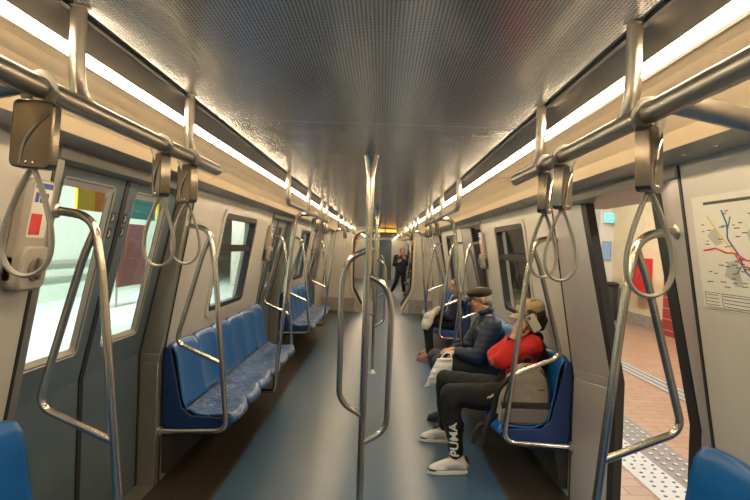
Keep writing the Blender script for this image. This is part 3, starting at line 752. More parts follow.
def shoe(root, ankle, toe, heel, upper, sole, accent=None, name='shoe'):
    """toe/heel on the ground"""
    toe = V(toe); heel = V(heel); d = (toe - heel); L = d.length; d.normalize(); side = d.cross(V((0, 0, 1))).normalized(); up = side.cross(d)
    Q = lambda a, b, c: heel + d * a * L + side * b + up * c
    mb = MB()
    mb.chain([Q(.10, 0, .060), Q(.30, 0, .078), Q(.55, 0, .066), Q(.80, 0, .045), Q(.90, 0, .038)], [.038, .042, .038, .032, .026])
    mb.cap(Q(.62, .012, .04), Q(.84, .012, .036), .03, .026); mb.cap(Q(.62, -.012, .04), Q(.84, -.012, .036), .03, .026)
    mb.cap(Q(.14, 0, .07), V(ankle) if ankle else Q(.24, 0, .115), .036, .040)
    o = mb.remesh(name, upper, root, .006, 3)
    outline = []
    for k in range(28):
        t = 2 * PI * k / 28; a = .5 - .52 * math.cos(t); w = (.040 + .010 * (a > .5) * math.sin(PI * min(max((a - .45) / .55, 0), 1))) * math.copysign(abs(math.sin(t)) ** .6, math.sin(t)); outline.append((a, w))
    mb = MB(); mb.prism(outline, lambda u, v, t: Q(u, v, t), .001, .026); mb.build('sole', sole, o, bevel=.004)
    if accent:
        mb = MB(); mb.prism([(u * .36 + .64 + .008, v * .9) for u, v in outline], lambda u, v, t: Q(u, v, t), .026, .036); mb.build('toe_guard', accent, o, bevel=.003)
        mb = MB(); mb.cap(Q(.02, 0, .075), Q(.04, 0, .11), .018, .014); mb.build('heel_tab', accent, o)
        mb = MB()
        for k in range(4):
            a = .46 + k * .07; mb.tube([Q(a, -.025, .083 - k * .006), Q(a, 0, .093 - k * .006), Q(a, .025, .083 - k * .006)], .003, .01, 6)
        mb.build('laces', M['white'], o)
    return o
def torso(mb, hip, chest, neck, w, dpt, sh, side=V((0, 1, 0))):
    """hip/chest/neck centres, w half shoulder width"""
    hip, chest, neck = V(hip), V(chest), V(neck)
    for k in (-1, 1):
        mb.chain([hip + side * k * .07, (hip + chest) / 2 + side * k * .065, chest + side * k * .075, sh[0 if k < 0 else 1]], [dpt * 1.02, dpt * .98, dpt, .062 * w / .2])
    mb.chain([hip, (hip + chest) / 2, chest, neck], [dpt, dpt * 1.0, dpt * 1.0, .058])

# --- the man in the red jacket
root = empty('person', (1.0, 4.40, .43), 'person in red jacket, black trousers and camouflage cap holding a phone to the ear', 'person')
hipc = V((1.10, 4.42, .535)); chest = V((1.14, 4.40, .86)); neck = V((1.165, 4.37, 1.0))
lsh = V((1.15, 4.21, .94)); rsh = V((1.15, 4.58, .93))
lel = V((.935, 4.20, .835)); lwr = V((1.02, 4.23, .995)); rel = V((.96, 4.60, .80)); rwr = V((.94, 4.36, .775))
lkn = V((.60, 4.34, .555)); lan = V((.655, 4.30, .11)); rkn = V((.61, 4.80, .555)); ran = V((.645, 4.98, .11))
hc = V((1.155, 4.33, 1.135)); hf = V((-1, -.04, -.22)); hu = V((-.15, 0, 1))
mb = MB(); P, hm = head(mb, hc, hf, hu, 1.0)
mb.cap(neck, hc + V((.012, .01, -.05)), .055, .052)
torso(mb, hipc, chest, neck, .18, .088, (lsh, rsh))
mb.chain([lsh, lel, lwr], [.046, .038, .027]); mb.chain([rsh, rel, rwr], [.046, .038, .027])
for h, k, a, ft in ((hipc + V((0, -.09, 0)), lkn, lan, V((.53, 4.29, .045))), (hipc + V((0, .09, 0)), rkn, ran, V((.52, 4.99, .045)))):
    mb.chain([h, h.lerp(k, .5), k, k.lerp(a, .35), a, ft], [.082, .070, .052, .052, .034, .022])
hand(mb, lwr, (.42, .02, .9), (.5, .85, 0), -1, .55, 1.0)
hand(mb, rwr, (-.15, -1, .12), (0, .3, 1), 1, .5, 1.0)
body = mb.remesh('body', M['skin'], root, .0058, 2); tag(body, 'seated body with face and hands')
eyes(P, hm, root)
mb = MB(); torso(mb, hipc + V((0, 0, .05)), chest, neck + V((0, 0, .005)), .2, .118, (lsh, rsh))
mb.chain([lsh, lsh.lerp(lel, .5), lel, lel.lerp(lwr, .72)], [.078, .070, .062, .046])
mb.chain([rsh, rsh.lerp(rel, .5), rel, rel.lerp(rwr, .78)], [.078, .070, .060, .045])
mb.chain([neck + V((-.035, -.05, .03)), neck + V((-.06, 0, .02)), neck + V((-.035, .05, .03)), neck + V((.03, .045, .045)), neck + V((.045, 0, .05)), neck + V((.03, -.045, .045)), neck + V((-.035, -.05, .03))], [.028] * 7)
mb.remesh('jacket', M['red'], root, .010, 4, folds(.011, 9, 3))
mb = MB(); mb.chain([neck + V((.03, .08, -.02)), neck + V((.055, 0, -.02)), neck + V((.03, -.09, -.03)), neck + V((-.01, -.13, -.055))], [.040, .046, .040, .034]); mb.chain([neck + V((.03, -.09, -.03)), V((1.225, 4.27, .86)), V((1.225, 4.30, .70))], [.042, .06, .07]); mb.remesh('hood', M['blackcloth'], root, .01, 4, folds(.006, 12, 5))
mb = MB(); mb.chain([hipc + V((0, -.06, .07)), hipc + V((-.04, 0, .09)), hipc + V((0, .07, .07))], [.125, .12, .125]); mb.cap(hipc + V((.02, 0, .05)), hipc + V((-.13, 0, .05)), .12, .09); mb.remesh('jacket_hem', M['blackcloth'], root, .01, 4, folds(.008, 9, 8))
mb = MB()
for h, k, a in ((hipc + V((0, -.09, 0)), lkn, lan + V((0, 0, .01))), (hipc + V((0, .09, 0)), rkn, ran + V((0, 0, .01)))):
    mb.chain([h + V((0, 0, .01)), h.lerp(k, .45), h.lerp(k, .8) + V((0, 0, .0)), k, k.lerp(a, .2), k.lerp(a, .55), a + V((0, 0, .02))], [.108, .102, .086, .076, .074, .066, .052])
mb.cap(hipc + V((.03, -.06, .0)), hipc + V((.03, .06, 0)), .11)
tr = mb.remesh('trousers', M['blackcloth'], root, .010, 4, folds(.010, 8, 11)); tag(tr, 'black trousers with white printed lettering on the shin')
shoe(root, None, (.455, 4.275, 0), (.735, 4.30, 0), M['shoe'], M['white'], M['shoeblack'])
shoe(root, None, (.445, 5.00, 0), (.72, 4.97, 0), M['shoe'], M['white'], M['shoeblack'])
# white print on the trousers, wrapped on to the cloth
bvh = BVHTree.FromPolygons([v.co + wloc(tr) for v in tr.data.vertices], [tuple(p.vertices) for p in tr.data.polygons])
def wrap_print(name, verts2, faces, O, ux, uy, dirn, parent, m=M['white']):
    vs = []
    for a, b in verts2:
        p = O + ux * a + uy * b; hit = bvh.ray_cast(p - dirn * .4, dirn)
        vs.append((hit[0] if hit[0] else p) - dirn * .0025)
    me = bpy.data.meshes.new(name); off = wloc(parent); me.from_pydata([v - off for v in vs], [], faces); me.materials.append(m)
    o = bpy.data.objects.new(name, me); COL.objects.link(o); o.parent = parent; return o
def text_mesh(txt, size, bold=.02, shear=0):
    cu = bpy.data.curves.new('t', 'FONT'); cu.body = txt; cu.size = size; cu.offset = bold * size; cu.shear = shear; cu.space_character = 1.02
    to = bpy.data.objects.new('t', cu); COL.objects.link(to); bpy.context.view_layer.update()
    dg = bpy.context.evaluated_depsgraph_get(); me = bpy.data.meshes.new_from_object(to.evaluated_get(dg)); bpy.data.objects.remove(to)
    bm = bmesh.new(); bm.from_mesh(me); bmesh.ops.triangulate(bm, faces=bm.faces)
    for _ in range(2): bmesh.ops.subdivide_edges(bm, edges=[e for e in bm.edges if e.calc_length() > size * .12], cuts=1); bmesh.ops.triangulate(bm, faces=bm.faces)
    vs = [(v.co.x, v.co.y) for v in bm.verts]; bm.verts.index_update(); fs = [tuple(v.index for v in f.verts) for f in bm.faces]; bm.free(); return vs, fs
vs_, fs_ = text_mesh('PUMA', .098, .03, .0)
wmax = max(v[0] for v in vs_); hh = max(v[1] for v in vs_)
shin = (lkn - lan).normalized(); dn = V((-.30, 1, 0)).normalized()   # viewing into the leg from the aisle side
uxx = (shin - dn * shin.dot(dn)).normalized(); uyy = uxx.cross(-dn).normalized() * -1
k_ = .245 / wmax
wrap_print('lettering', [(a * k_, (b - hh / 2) * .7) for a, b in vs_], fs_, lan + V((-.030, 0, .02)), uxx, uyy, dn, tr)
cat = [(-.030, -.010), (-.018, -.004), (-.006, .000), (.006, .006), (.016, .014), (.026, .020), (.030, .014), (.022, .006), (.026, -.004), (.032, -.010), (.024, -.008), (.014, -.002), (.006, -.008), (.000, -.020), (-.004, -.018), (-.002, -.008), (-.012, -.012), (-.020, -.022), (-.026, -.020), (-.018, -.010)]
bm_ = bmesh.new(); f_ = bm_.faces.new([bm_.verts.new((a, b, 0)) for a, b in cat]); bmesh.ops.triangulate(bm_, faces=[f_]); bm_.verts.index_update()
cf = [tuple(v.index for v in f.verts) for f in bm_.faces]; bm_.free()
wrap_print('emblem', [(-a * .9, b * .9) for a, b in cat], cf, V((.87, 4.2, .575)), V((-1, 0, 0)), V((0, 0, 1)), V((0, 1, 0)), tr)
# hair, cap, phone, watch
mb = MB(); mb.ell(P(-.040, 0, .010), (.072, .080, .075), hm); mb.cap(P(-.075, 0, -.04), P(-.06, 0, -.075), .045, .04); mb.remesh('hair', M['hair'], root, .007, 2, folds(.004, 40, 2))
mb = MB(); mb.ell(P(-.010, 0, .068), (.104, .088, .062), hm); mb.ell(P(-.012, 0, .05), (.103, .087, .05), hm)
c_ = mb.remesh('cap', M['camo'], root, .006, 3)
mb = MB(); rows = []
for i in range(7):
    t = i / 6; row = []
    for j in range(13):
        b = -1 + 2 * j / 12; fr = .070 + (.090) * t * math.sqrt(max(1 - (b * .92) ** 2, 0)) - .03 * b * b * (1 - t); row.append(P(fr, b * .072, .050 - .014 * b * b - .020 * t))
    rows.append(row)
mb.grid(rows); br = mb.build('brim', M['camo'], c_); so = br.modifiers.new('t', 'SOLIDIFY'); so.thickness = .006
mb = MB(); mb.ell(P(-.01, 0, .131), .008, seg=10, ring=6); mb.build('button', M['camo'], c_)
ph = empty('phone', lwr + V((.05, .03, .08)), 'white phone held against the ear of the person in red', 'phone')
pc = P(.012, -.104, -.030); m4 = Matrix.Translation(pc) @ Matrix.Rotation(.12, 4, 'Z') @ Matrix.Rotation(-.55, 4, 'Y')
mb = MB(); mb.prism(rrect(-.033, .033, -.064, .064, .012, 4), lambda u, v, t: m4 @ V((u, t, v)), -.004, .004); mb.build('case', M['phone'], ph, bevel=.002)
mb = MB(); mb.prism(rrect(-.028, -.001, .032, .059, .006, 3), lambda u, v, t: m4 @ V((u, t, v)), -.006, -.004); mb.build('camera_bump', M['greypaper'], ph)
for (a, b) in ((-.021, .052), (-.008, .052), (-.0145, .040)):
    mb = MB(); mb.lathe([(.0055, -.009), (.0055, -.006)], m4 @ V((a, 0, b)), 'y', 12); mb.build('lens', M['shoeblack'], ph)
ax = (lwr - lel).normalized(); wp_ = lel.lerp(lwr, .88)
q = ax.to_track_quat('Z', 'Y').to_matrix().to_4x4(); T4 = Matrix.Translation(wp_) @ q
mb = MB(); mb.tube([T4 @ V((math.cos(2 * PI * k / 20) * .0345, math.sin(2 * PI * k / 20) * .0345, 0)) for k in range(20)], .0125, 0, 8, closed=True, ry=.004); wt = mb.build('watch', M['shoeblack'], root); tag(wt, 'black wristwatch')
mb = MB(); mb.lathe([(.019, .0), (.019, .010), (.016, .012)], wp_ + V((-.03, -.028, .0)), 'y'); mb.build('dial', M['darkgrey'], wt)

# backpack on the first seat
bp = empty('backpack', (1.06, 4.05, .44), 'beige and black backpack standing on the first seat beside the person in red', 'backpack')
def bk(u, v, t, lean=.10): return V((1.05 + u + (v) * lean, 4.06 + t, .452 + v))
sec = [(0, .165, .085), (.10, .168, .09), (.20, .158, .088), (.30, .132, .078), (.37, .09, .055), (.395, .05, .03)]
rows = []
for z, wu, wt_ in sec:
    rows.append([bk(math.copysign(abs(math.cos(a)) ** .55, math.cos(a)) * wu, z, math.copysign(abs(math.sin(a)) ** .55, math.sin(a)) * wt_) for a in [2 * PI * k / 28 for k in range(29)]])
mb = MB(); mb.grid(rows); mb._f([mb.bm.verts.new(p) for p in rows[0][:-1]]); mb._f([mb.bm.verts.new(p) for p in rows[-1][:-1]])
mb.remesh('body', M['bagfab'], bp, .008, 3, folds(.006, 12, 4))
mb = MB(); mb.prism(rrect(-.158, .158, .015, .115, .03), lambda u, v, t: bk(u, v, t), -.106, -.05); mb.build('front_pocket', M['baggrey'], bp, bevel=.012, seg=3)
mb = MB(); mb.prism(rrect(-.165, .165, .115, .155, .01), lambda u, v, t: bk(u, v, t), -.102, -.05); mb.build('trim_band', M['shoeblack'], bp, bevel=.006)
mb = MB(); mb.tube([bk(-.150, .02, -.070), bk(-.150, .2, -.072), bk(-.115, .32, -.062), bk(-.04, .385, -.035), bk(.04, .385, -.035), bk(.115, .32, -.062), bk(.150, .2, -.072), bk(.150, .02, -.070)], .006, .06, 8); mb.build('zip', M['shoeblack'], bp)
mb = MB(); mb.tube([bk(.06, .24, -.092), bk(.10, .24, -.090)], .0035, 0, 6); mb.build('logo_tag', M['shoeblack'], bp)
mb = MB(); mb.tube([bk(-.04, .37, .02), bk(-.04, .43, .03), bk(.03, .43, .03), bk(.03, .37, .02)], .009, .025, 8); mb.build('top_handle', M['shoeblack'], bp)
mb = MB(); mb.tube([bk(-.09, .33, -.05), bk(-.20, .24, -.05), bk(-.20, .08, -.04), bk(-.235, -.02, -.04), bk(-.25, -.17, -.04)], .008, .07, 8, ry=.02); mb.build('shoulder_strap', M['shoeblack'], bp)
mb = MB(); mb.tube([bk(-.16, .05, -.02), bk(-.21, .0, -.02), bk(-.30, -.03, -.03), bk(-.31, -.15, -.03)], .006, .04, 8, ry=.014); mb.build('loose_strap', M['shoeblack'], bp)

# --- the man in the blue quilted jacket and flat cap
root = empty('person', (1.0, 5.42, .43), 'person in navy quilted jacket and dark flat cap seated behind the one in red', 'person')
hipc = V((1.08, 5.42, .54)); chest = V((1.06, 5.40, .86)); neck = V((1.02, 5.39, 1.03)); lsh = V((1.05, 5.21, .95)); rsh = V((1.05, 5.59, .95))
lel = V((.93, 5.17, .68)); lwr = V((.755, 5.27, .70)); rel = V((.90, 5.62, .68)); rwr = V((.76, 5.46, .70))
lkn = V((.62, 5.30, .60)); lan = V((.76, 5.28, .11)); rkn = V((.60, 5.56, .60)); ran = V((.74, 5.57, .11)); hc = V((.965, 5.38, 1.155)); hf = V((-1, -.02, -.18)); hu = V((-.1, 0, 1))
mb = MB(); P, hm = head(mb, hc, hf, hu, 1.02); mb.cap(neck, hc + V((.012, .0, -.05)), .056, .052); torso(mb, hipc, chest, neck, .19, .092, (lsh, rsh))
mb.chain([lsh, lel, lwr], [.046, .038, .027]); mb.chain([rsh, rel, rwr], [.046, .038, .027])
for h, k, a, ft in ((hipc + V((0, -.09, 0)), lkn, lan, V((.64, 5.27, .045))), (hipc + V((0, .09, 0)), rkn, ran, V((.62, 5.58, .045)))):
    mb.chain([h, h.lerp(k, .5), k, k.lerp(a, .35), a, ft], [.084, .072, .054, .052, .037, .028])
hand(mb, lwr, (-1, .1, -.05), (0, .1, -1), 1, .75, 1.05); hand(mb, rwr, (-.8, -.45, -.1), (0, 0, -1), -1, .6, 1.05)
tag(mb.remesh('body', M['skin'], root, .006, 2), 'seated body with face and hands'); eyes(P, hm, root, 1.02)
def quilt(p): return .0035 * abs(math.sin(p.z * 62 + math.sin(p.y * 8) * .5)) + .006 * noise.noise(p * 10)
mb = MB(); torso(mb, hipc + V((0, 0, .03)), chest, neck, .2, .128, (lsh, rsh))
mb.chain([lsh, lsh.lerp(lel, .5), lel, lel.lerp(lwr, .88)], [.084, .078, .070, .048]); mb.chain([rsh, rsh.lerp(rel, .5), rel, rel.lerp(rwr, .88)], [.084, .078, .070, .048])
mb.chain([neck + V((-.05, -.04, .02)), neck + V((-.03, .05, .03)), neck + V((.03, .045, .045)), neck + V((.05, 0, .045)), neck + V((.03, -.045, .045)), neck + V((-.05, -.04, .02))], [.026] * 6)
mb.remesh('jacket', M['navy'], root, .010, 3, quilt)
mb = MB()
for h, k, a in ((hipc + V((0, -.09, 0)), lkn, lan), (hipc + V((0, .09, 0)), rkn, ran)): mb.chain([h, h.lerp(k, .5), k, k.lerp(a, .5), a + V((0, 0, .02))], [.10, .092, .075, .066, .055])
mb.cap(hipc + V((.02, -.06, .0)), hipc + V((.02, .06, 0)), .11); mb.remesh('trousers', M['greytrouser'], root, .010, 4, folds(.009, 8, 21))
shoe(root, None, (.57, 5.26, 0), (.84, 5.28, 0), M['shoeblack'], M['shoeblack']); shoe(root, None, (.55, 5.59, 0), (.82, 5.57, 0), M['shoeblack'], M['shoeblack'])
mb = MB(); mb.ell(P(-.045, 0, -.005), (.060, .078, .055), hm); mb.remesh('hair', mat('grey_hair', (.25, .23, .21), .7, bump=.4, bscale=120), root, .007, 2)
mb = MB(); mb.ell(P(.0, 0, .072), (.118, .098, .042), hm); mb.ell(P(-.02, 0, .062), (.100, .094, .05), hm); cp_ = mb.remesh('flat_cap', M['flatcap'], root, .006, 3)
mb = MB(); rows = [[P(.07 + (.07) * (i / 5) * math.sqrt(max(1 - (b * .92) ** 2, 0)), b * .07, .052 - .014 * b * b - .012 * i / 5) for b in [-1 + j / 5 for j in range(11)]] for i in range(6)]
mb.grid(rows); b_ = mb.build('brim', M['flatcap'], cp_); so = b_.modifiers.new('t', 'SOLIDIFY'); so.thickness = .008
# white carrier bag hanging from the hand
wb = empty('carrier_bag', (.60, 5.12, .38), 'white carrier bag hanging from the hand of the person in navy jacket', 'bag')
def wbp(u, v, t): return V((.585 + u - (v) * .35 * 0 + v * .22, 5.12 + t + u * .1, .42 + v))
rows = []
for i in range(9):
    v = i / 8; wu = .115 - .045 * v; wt_ = .030 * math.sin(PI * min(v + .12, 1)) + .008
    rows.append([wbp(math.copysign(abs(math.cos(a)) ** .7, math.cos(a)) * wu, v * .25, math.sin(a) * wt_) for a in [2 * PI * k / 24 for k in range(25)]])
mb = MB(); mb.grid(rows); mb._f([mb.bm.verts.new(p) for p in rows[0][:-1]]); mb._f([mb.bm.verts.new(p) for p in rows[-1][:-1]]); mb.remesh('bag_body', M['whitebag'], wb, .006, 2, folds(.006, 22, 9))
mb = MB(); mb.tube([wbp(-.05, .23, 0), wbp(-.01, .285, .02), V((.665, 5.24, .70)), wbp(.05, .285, .03), wbp(.06, .23, 0)], .005, .03, 8); mb.build('handle', M['whitebag'], wb)

# --- the passenger on the second bench
root = empty('person', (1.0, 8.72, .43), 'seated person in dark blue jacket with bare head, farther along under the second window', 'person')
hipc = V((1.14, 8.70, .54)); chest = V((1.16, 8.68, .80)); neck = V((1.17, 8.66, .94)); lsh = V((1.16, 8.50, .89)); rsh = V((1.16, 8.86, .89))
lel = V((1.06, 8.46, .66)); lwr = V((.92, 8.56, .68)); rel = V((1.05, 8.90, .66)); rwr = V((.93, 8.78, .68)); lkn = V((.76, 8.56, .56)); lan = V((.80, 8.56, .11)); rkn = V((.76, 8.90, .56)); ran = V((.84, 8.88, .11)); hc = V((1.155, 8.64, 1.06)); hf = V((-1, -.25, -.3)); hu = V((-.15, 0, 1))
mb = MB(); P, hm = head(mb, hc, hf, hu, .98); mb.cap(neck, hc + V((.01, 0, -.05)), .052, .05); torso(mb, hipc, chest, neck, .18, .085, (lsh, rsh)); mb.chain([lsh, lel, lwr], [.044, .036, .026]); mb.chain([rsh, rel, rwr], [.044, .036, .026])
for h, k, a, ft in ((hipc + V((0, -.08, 0)), lkn, lan, lan + V((-.13, 0, -.06))), (hipc + V((0, .08, 0)), rkn, ran, ran + V((-.13, 0, -.06)))): mb.chain([h, k, a, ft], [.08, .05, .034, .026])
hand(mb, lwr, (-1, .2, .1), (0, .5, 1), 1, .5); hand(mb, rwr, (-1, -.2, .1), (0, -.5, 1), -1, .5); tag(mb.remesh('body', M['skin'], root, .008, 2), 'seated body with face and hands'); eyes(P, hm, root, .98)
mb = MB(); torso(mb, hipc + V((0, 0, .03)), chest, neck - V((0, 0, .02)), .18, .118, (lsh, rsh)); mb.chain([lsh, lel, lel.lerp(lwr, .85)], [.075, .064, .046]); mb.chain([rsh, rel, rel.lerp(rwr, .85)], [.075, .064, .046]); mb.remesh('jacket', M['navy2'], root, .012, 3, folds(.008, 9, 31))
mb = MB(); mb.chain([neck + V((-.06, -.07, -.05)), neck + V((-.075, -.02, -.12)), neck + V((-.10, 0, -.24))], [.05, .06, .05]); mb.cap(neck + V((-.02, 0, -.02)), neck + V((0, 0, .01)), .065); mb.remesh('shirt', M['ltblue'], root, .010, 3)
mb = MB()
for h, k, a in ((hipc + V((0, -.08, 0)), lkn, lan), (hipc + V((0, .08, 0)), rkn, ran)): mb.chain([h, k, a], [.098, .074, .052])
mb.remesh('trousers', M['blackcloth'], root, .012, 3); shoe(root, None, (.62, 8.55, 0), (.88, 8.56, 0), M['brown'], M['brown']); shoe(root, None, (.66, 8.90, 0), (.92, 8.88, 0), M['brown'], M['brown'])
mb = MB(); mb.ell(P(-.030, 0, .045), (.088, .084, .082), hm); mb.ell(P(-.06, 0, -.01), (.05, .07, .06), hm); mb.remesh('hair', M['hairbrown'], root, .009, 2, folds(.005, 30, 7))
cb = empty('paper_bag', (.72, 8.55, .62), 'cream coloured crumpled bag on the lap of the passenger farther away', 'bag')
mb = MB(); mb.chain([V((.90, 8.56, .74)), V((.82, 8.52, .68)), V((.76, 8.50, .62)), V((.73, 8.48, .52))], [.04, .06, .08, .07]); mb.remesh('bag_body', M['creambag'], cb, .010, 3, folds(.02, 9, 41))

# --- the walker in the next car
fx, fy = .74, 20.4
root = empty('person', (fx, fy, 0), 'distant person in dark clothes with a backpack, walking beyond the gangway', 'person')
def Q(a, b, c): return V((fx + a * .95, fy + b, c * .94))
hipc = Q(0, 0, .88); chest = Q(.0, -.03, 1.24); neck = Q(.02, -.04, 1.42); lsh = Q(-.19, -.03, 1.37); rsh = Q(.20, -.03, 1.37); hc = Q(.02, -.07, 1.55)
mb = MB(); P, hm = head(mb, hc, (.1, -1, -.1), (0, 0, 1), 1.0); mb.cap(neck, hc - V((0, 0, .05)), .055, .052); torso(mb, hipc, chest, neck, .2, .10, (lsh, rsh), V((1, 0, 0)))
AL = [lsh, Q(-.25, -.02, 1.08), Q(-.12, -.16, 1.18)]; AR = [rsh, Q(.26, .0, 1.10), Q(.14, -.15, 1.30)]
for A in (AL, AR): mb.chain(A, [.046, .038, .027])
hand(mb, AL[2], (.6, -.5, .4), (0, 1, 0), 1, .5); hand(mb, AR[2], (-.6, -.4, .5), (0, 1, 0), -1, .5)
LEGS = [(Q(-.09, 0, .86), Q(-.16, -.14, .48), Q(-.30, .10, .10), Q(-.36, -.04, .05)), (Q(.09, 0, .86), Q(.10, -.06, .47), Q(.13, -.02, .10), Q(.13, -.17, .04))]
for h, k, a, f in LEGS: mb.chain([h, k, a, f], [.085, .056, .036, .028])
tag(mb.remesh('body', M['skin'], root, .009, 2), 'standing body with face and hands'); eyes(P, hm, root)
mb = MB(); torso(mb, hipc + V((0, 0, .04)), chest, neck, .2, .128, (lsh, rsh), V((1, 0, 0)))
for A in (AL, AR): mb.chain([A[0], A[1], A[1].lerp(A[2], .85)], [.078, .064, .048])
mb.remesh('coat', M['navy2'], root, .012, 3, folds(.008, 8, 51))
mb = MB()
for h, k, a, f in LEGS: mb.chain([h, k, a + V((0, 0, .02))], [.105, .078, .055])
mb.remesh('trousers', M['blackcloth'], root, .012, 3)
shoe(root, None, (-.38 + fx, fy - .12, .0), (-.29 + fx, fy + .13, 0), M['shoeblack'], M['shoeblack']); shoe(root, None, (fx + .13, fy - .20, 0), (fx + .13, fy + .07, 0), M['shoeblack'], M['shoeblack'])
mb = MB(); mb.ell(P(-.03, 0, .045), (.09, .084, .082), hm); mb.remesh('hair', M['hair'], root, .009, 2)
b2 = empty('backpack', (fx, fy + .2, 1.0), 'dark backpack worn by the distant walking person', 'backpack')
mb = MB(); mb.chain([Q(0, .20, 1.0), Q(0, .19, 1.28)], [.13, .11]); mb.cap(Q(-.06, .2, 1.0), Q(.06, .2, 1.0), .11); mb.remesh('body', M['baggrey'], b2, .012, 3)
for q in (-1, 1):
    mb = MB(); mb.tube([Q(q * .11, .11, 1.36), Q(q * .12, -.0, 1.48), Q(q * .12, -.16, 1.34), Q(q * .15, -.16, 1.12), Q(q * .14, .1, 1.0)], .02, .06, 8, ry=.008); mb.build('shoulder_strap', M['shoeblack'], b2)


# ------------------------------------------------------------------ the platform outside the open doors
mb = MB(); mb.box(1.60, 9.5, -8, 34, -.30, -.01)
tag(mb.build('floor_platform', M['tiles'], smooth=False), kind='structure', label='orange brown tiled station platform')
def plat_strip(x0, x1, m, lab, h=.004):
    mb = MB(); mb.box(x0, x1, -8, 34, -.012, -.01 + h)
    tag(mb.build('floor_platform_band', m, smooth=False), kind='structure', label=lab)
M['band'] = mat('grey_granite_band', (.17, .15, .14), .5, var=.12, vscale=10)
M['tact'] = mat('white_tactile', (.46, .47, .48), .5)
plat_strip(1.60, 1.66, M['band'], 'dark stone platform edge')
plat_strip(1.97, 2.24, M['tact'], 'white tactile warning strip along the platform')
plat_strip(2.24, 2.56, M['band'], 'brown grey dotted guide strip along the platform')
plat_strip(3.50, 3.80, M['band'], 'grey granite band across the platform tiles')
mb = MB()
for x in (2.03, 2.11, 2.19):
    for k in range(120): mb.lathe([(.014, 0), (.010, .006)], (x + (.02 if k % 2 else 0), 2.0 + k * .085, -.006), seg=8)
tag(mb.build('floor_tactile_bumps', M['band'], smooth=False), kind='structure', label='round bumps on the white tactile strip')
mb = MB()
for x in (2.31, 2.40, 2.49):
    for k in range(90): mb.box(x - .014, x + .014, 2 + k * .115, 2.04 + k * .115, -.006, .002)
tag(mb.build('floor_tactile_studs', M['tact'], smooth=False), kind='structure', label='white studs on the guide strip')
for x in (3.55, 3.65, 3.75):
    mb = MB(); mb.box(x - .012, x + .012, -8, 34, -.006, -.003); tag(mb.build('floor_platform_groove', M['tact'], smooth=False), kind='structure')
XW = 6.05
mb = MB()      # platform wall curving inwards above into a vault
prof = [(XW, -.02), (XW, 2.3), (XW - .12, 3.0), (XW - .5, 3.6), (XW - 1.2, 4.0), (XW - 2.4, 4.2), (1.2, 4.25), (1.2, 4.4), (XW + .3, 4.4), (XW + .3, -.02)]
mb.prism(prof, lambda u, v, t: (u, t, v), -8, 16.0)
tag(mb.build('wall_platform', M['creamwall'], ang=50), kind='structure', label='cream vaulted platform wall')
mb = MB(); mb.box(XW - .04, XW, -8, 16.0, -.01, .27); tag(mb.build('baseboard_platform', M['stonebase'], smooth=False), kind='structure', label='brown stone skirting of the platform wall')
mb = MB(); mb.box(XW - .35, XW + .3, 15.6, 16.2, -.01, 4.2); tag(mb.build('wall_platform_corner', M['whitewall'], smooth=False, bevel=.02), kind='structure', label='white corner pilaster of the platform wall')
mb = MB(); mb.box(1.2, 10, 26, 26.3, -.01, 4.3); mb.box(9.5, 9.8, 16, 26, -.01, 4.3); tag(mb.build('wall_passage', M['darkgrey'], smooth=False), kind='structure', label='dark wall at the end of the platform')
mb = MB(); mb.box(1.2, 10, 16, 26.3, 4.1, 4.4); tag(mb.build('ceiling_passage', M['creamwall'], smooth=False), kind='structure')
mb = MB(); mb.box(4.6, 9.5, 17.2, 17.4, 3.0, 4.1); tag(mb.build('wall_bulkhead', M['creamwall'], smooth=False), kind='structure', label='yellow bulkhead over the dark passage')
mb = MB(); mb.box(5.4, 9.5, 22, 22.05, 1.75, 1.83); tag(mb.build('trim_%d' % tn, M['panel2'], smooth=False), kind='structure'); tn += 1
# brick pier
mb = MB(); mb.box(XW - .12, XW, 10.6, 12.5, -.01, 2.05); tag(mb.build('wall_brick_pier', M['redbrick'], smooth=False), kind='structure', label='low red brick pier projecting from the platform wall')
r = empty('wall_poster', (XW - .03, 12.3, 2.08), 'white and red notice above the red brick pier', 'poster')
mb = MB(); mb.box(XW - .03, XW, 11.4, 12.9, 2.08, 2.65); mb.build('sheet', M['paper'], r, smooth=False)
mb = MB(); mb.box(XW - .035, XW - .03, 11.4, 12.2, 2.15, 2.35); mb.build('red_panel', M['redprint'], r, smooth=False)
# red cabinet
r = empty('fire_cabinet', (XW - .2, 13.6, .8), 'red metal cabinet on the cream platform wall', 'cabinet')
mb = MB(); mb.box(XW - .22, XW - .002, 13.3, 13.95, .78, 1.55); mb.build('body', M['redbox'], r, bevel=.01)
mb = MB(); mb.box(XW - .235, XW - .22, 13.33, 13.92, .81, 1.52); d = mb.build('door', M['redbox'], r, bevel=.005)
mb = MB(); mb.box(XW - .25, XW - .235, 13.38, 13.41, 1.1, 1.2); mb.build('handle', M['steel'], d)
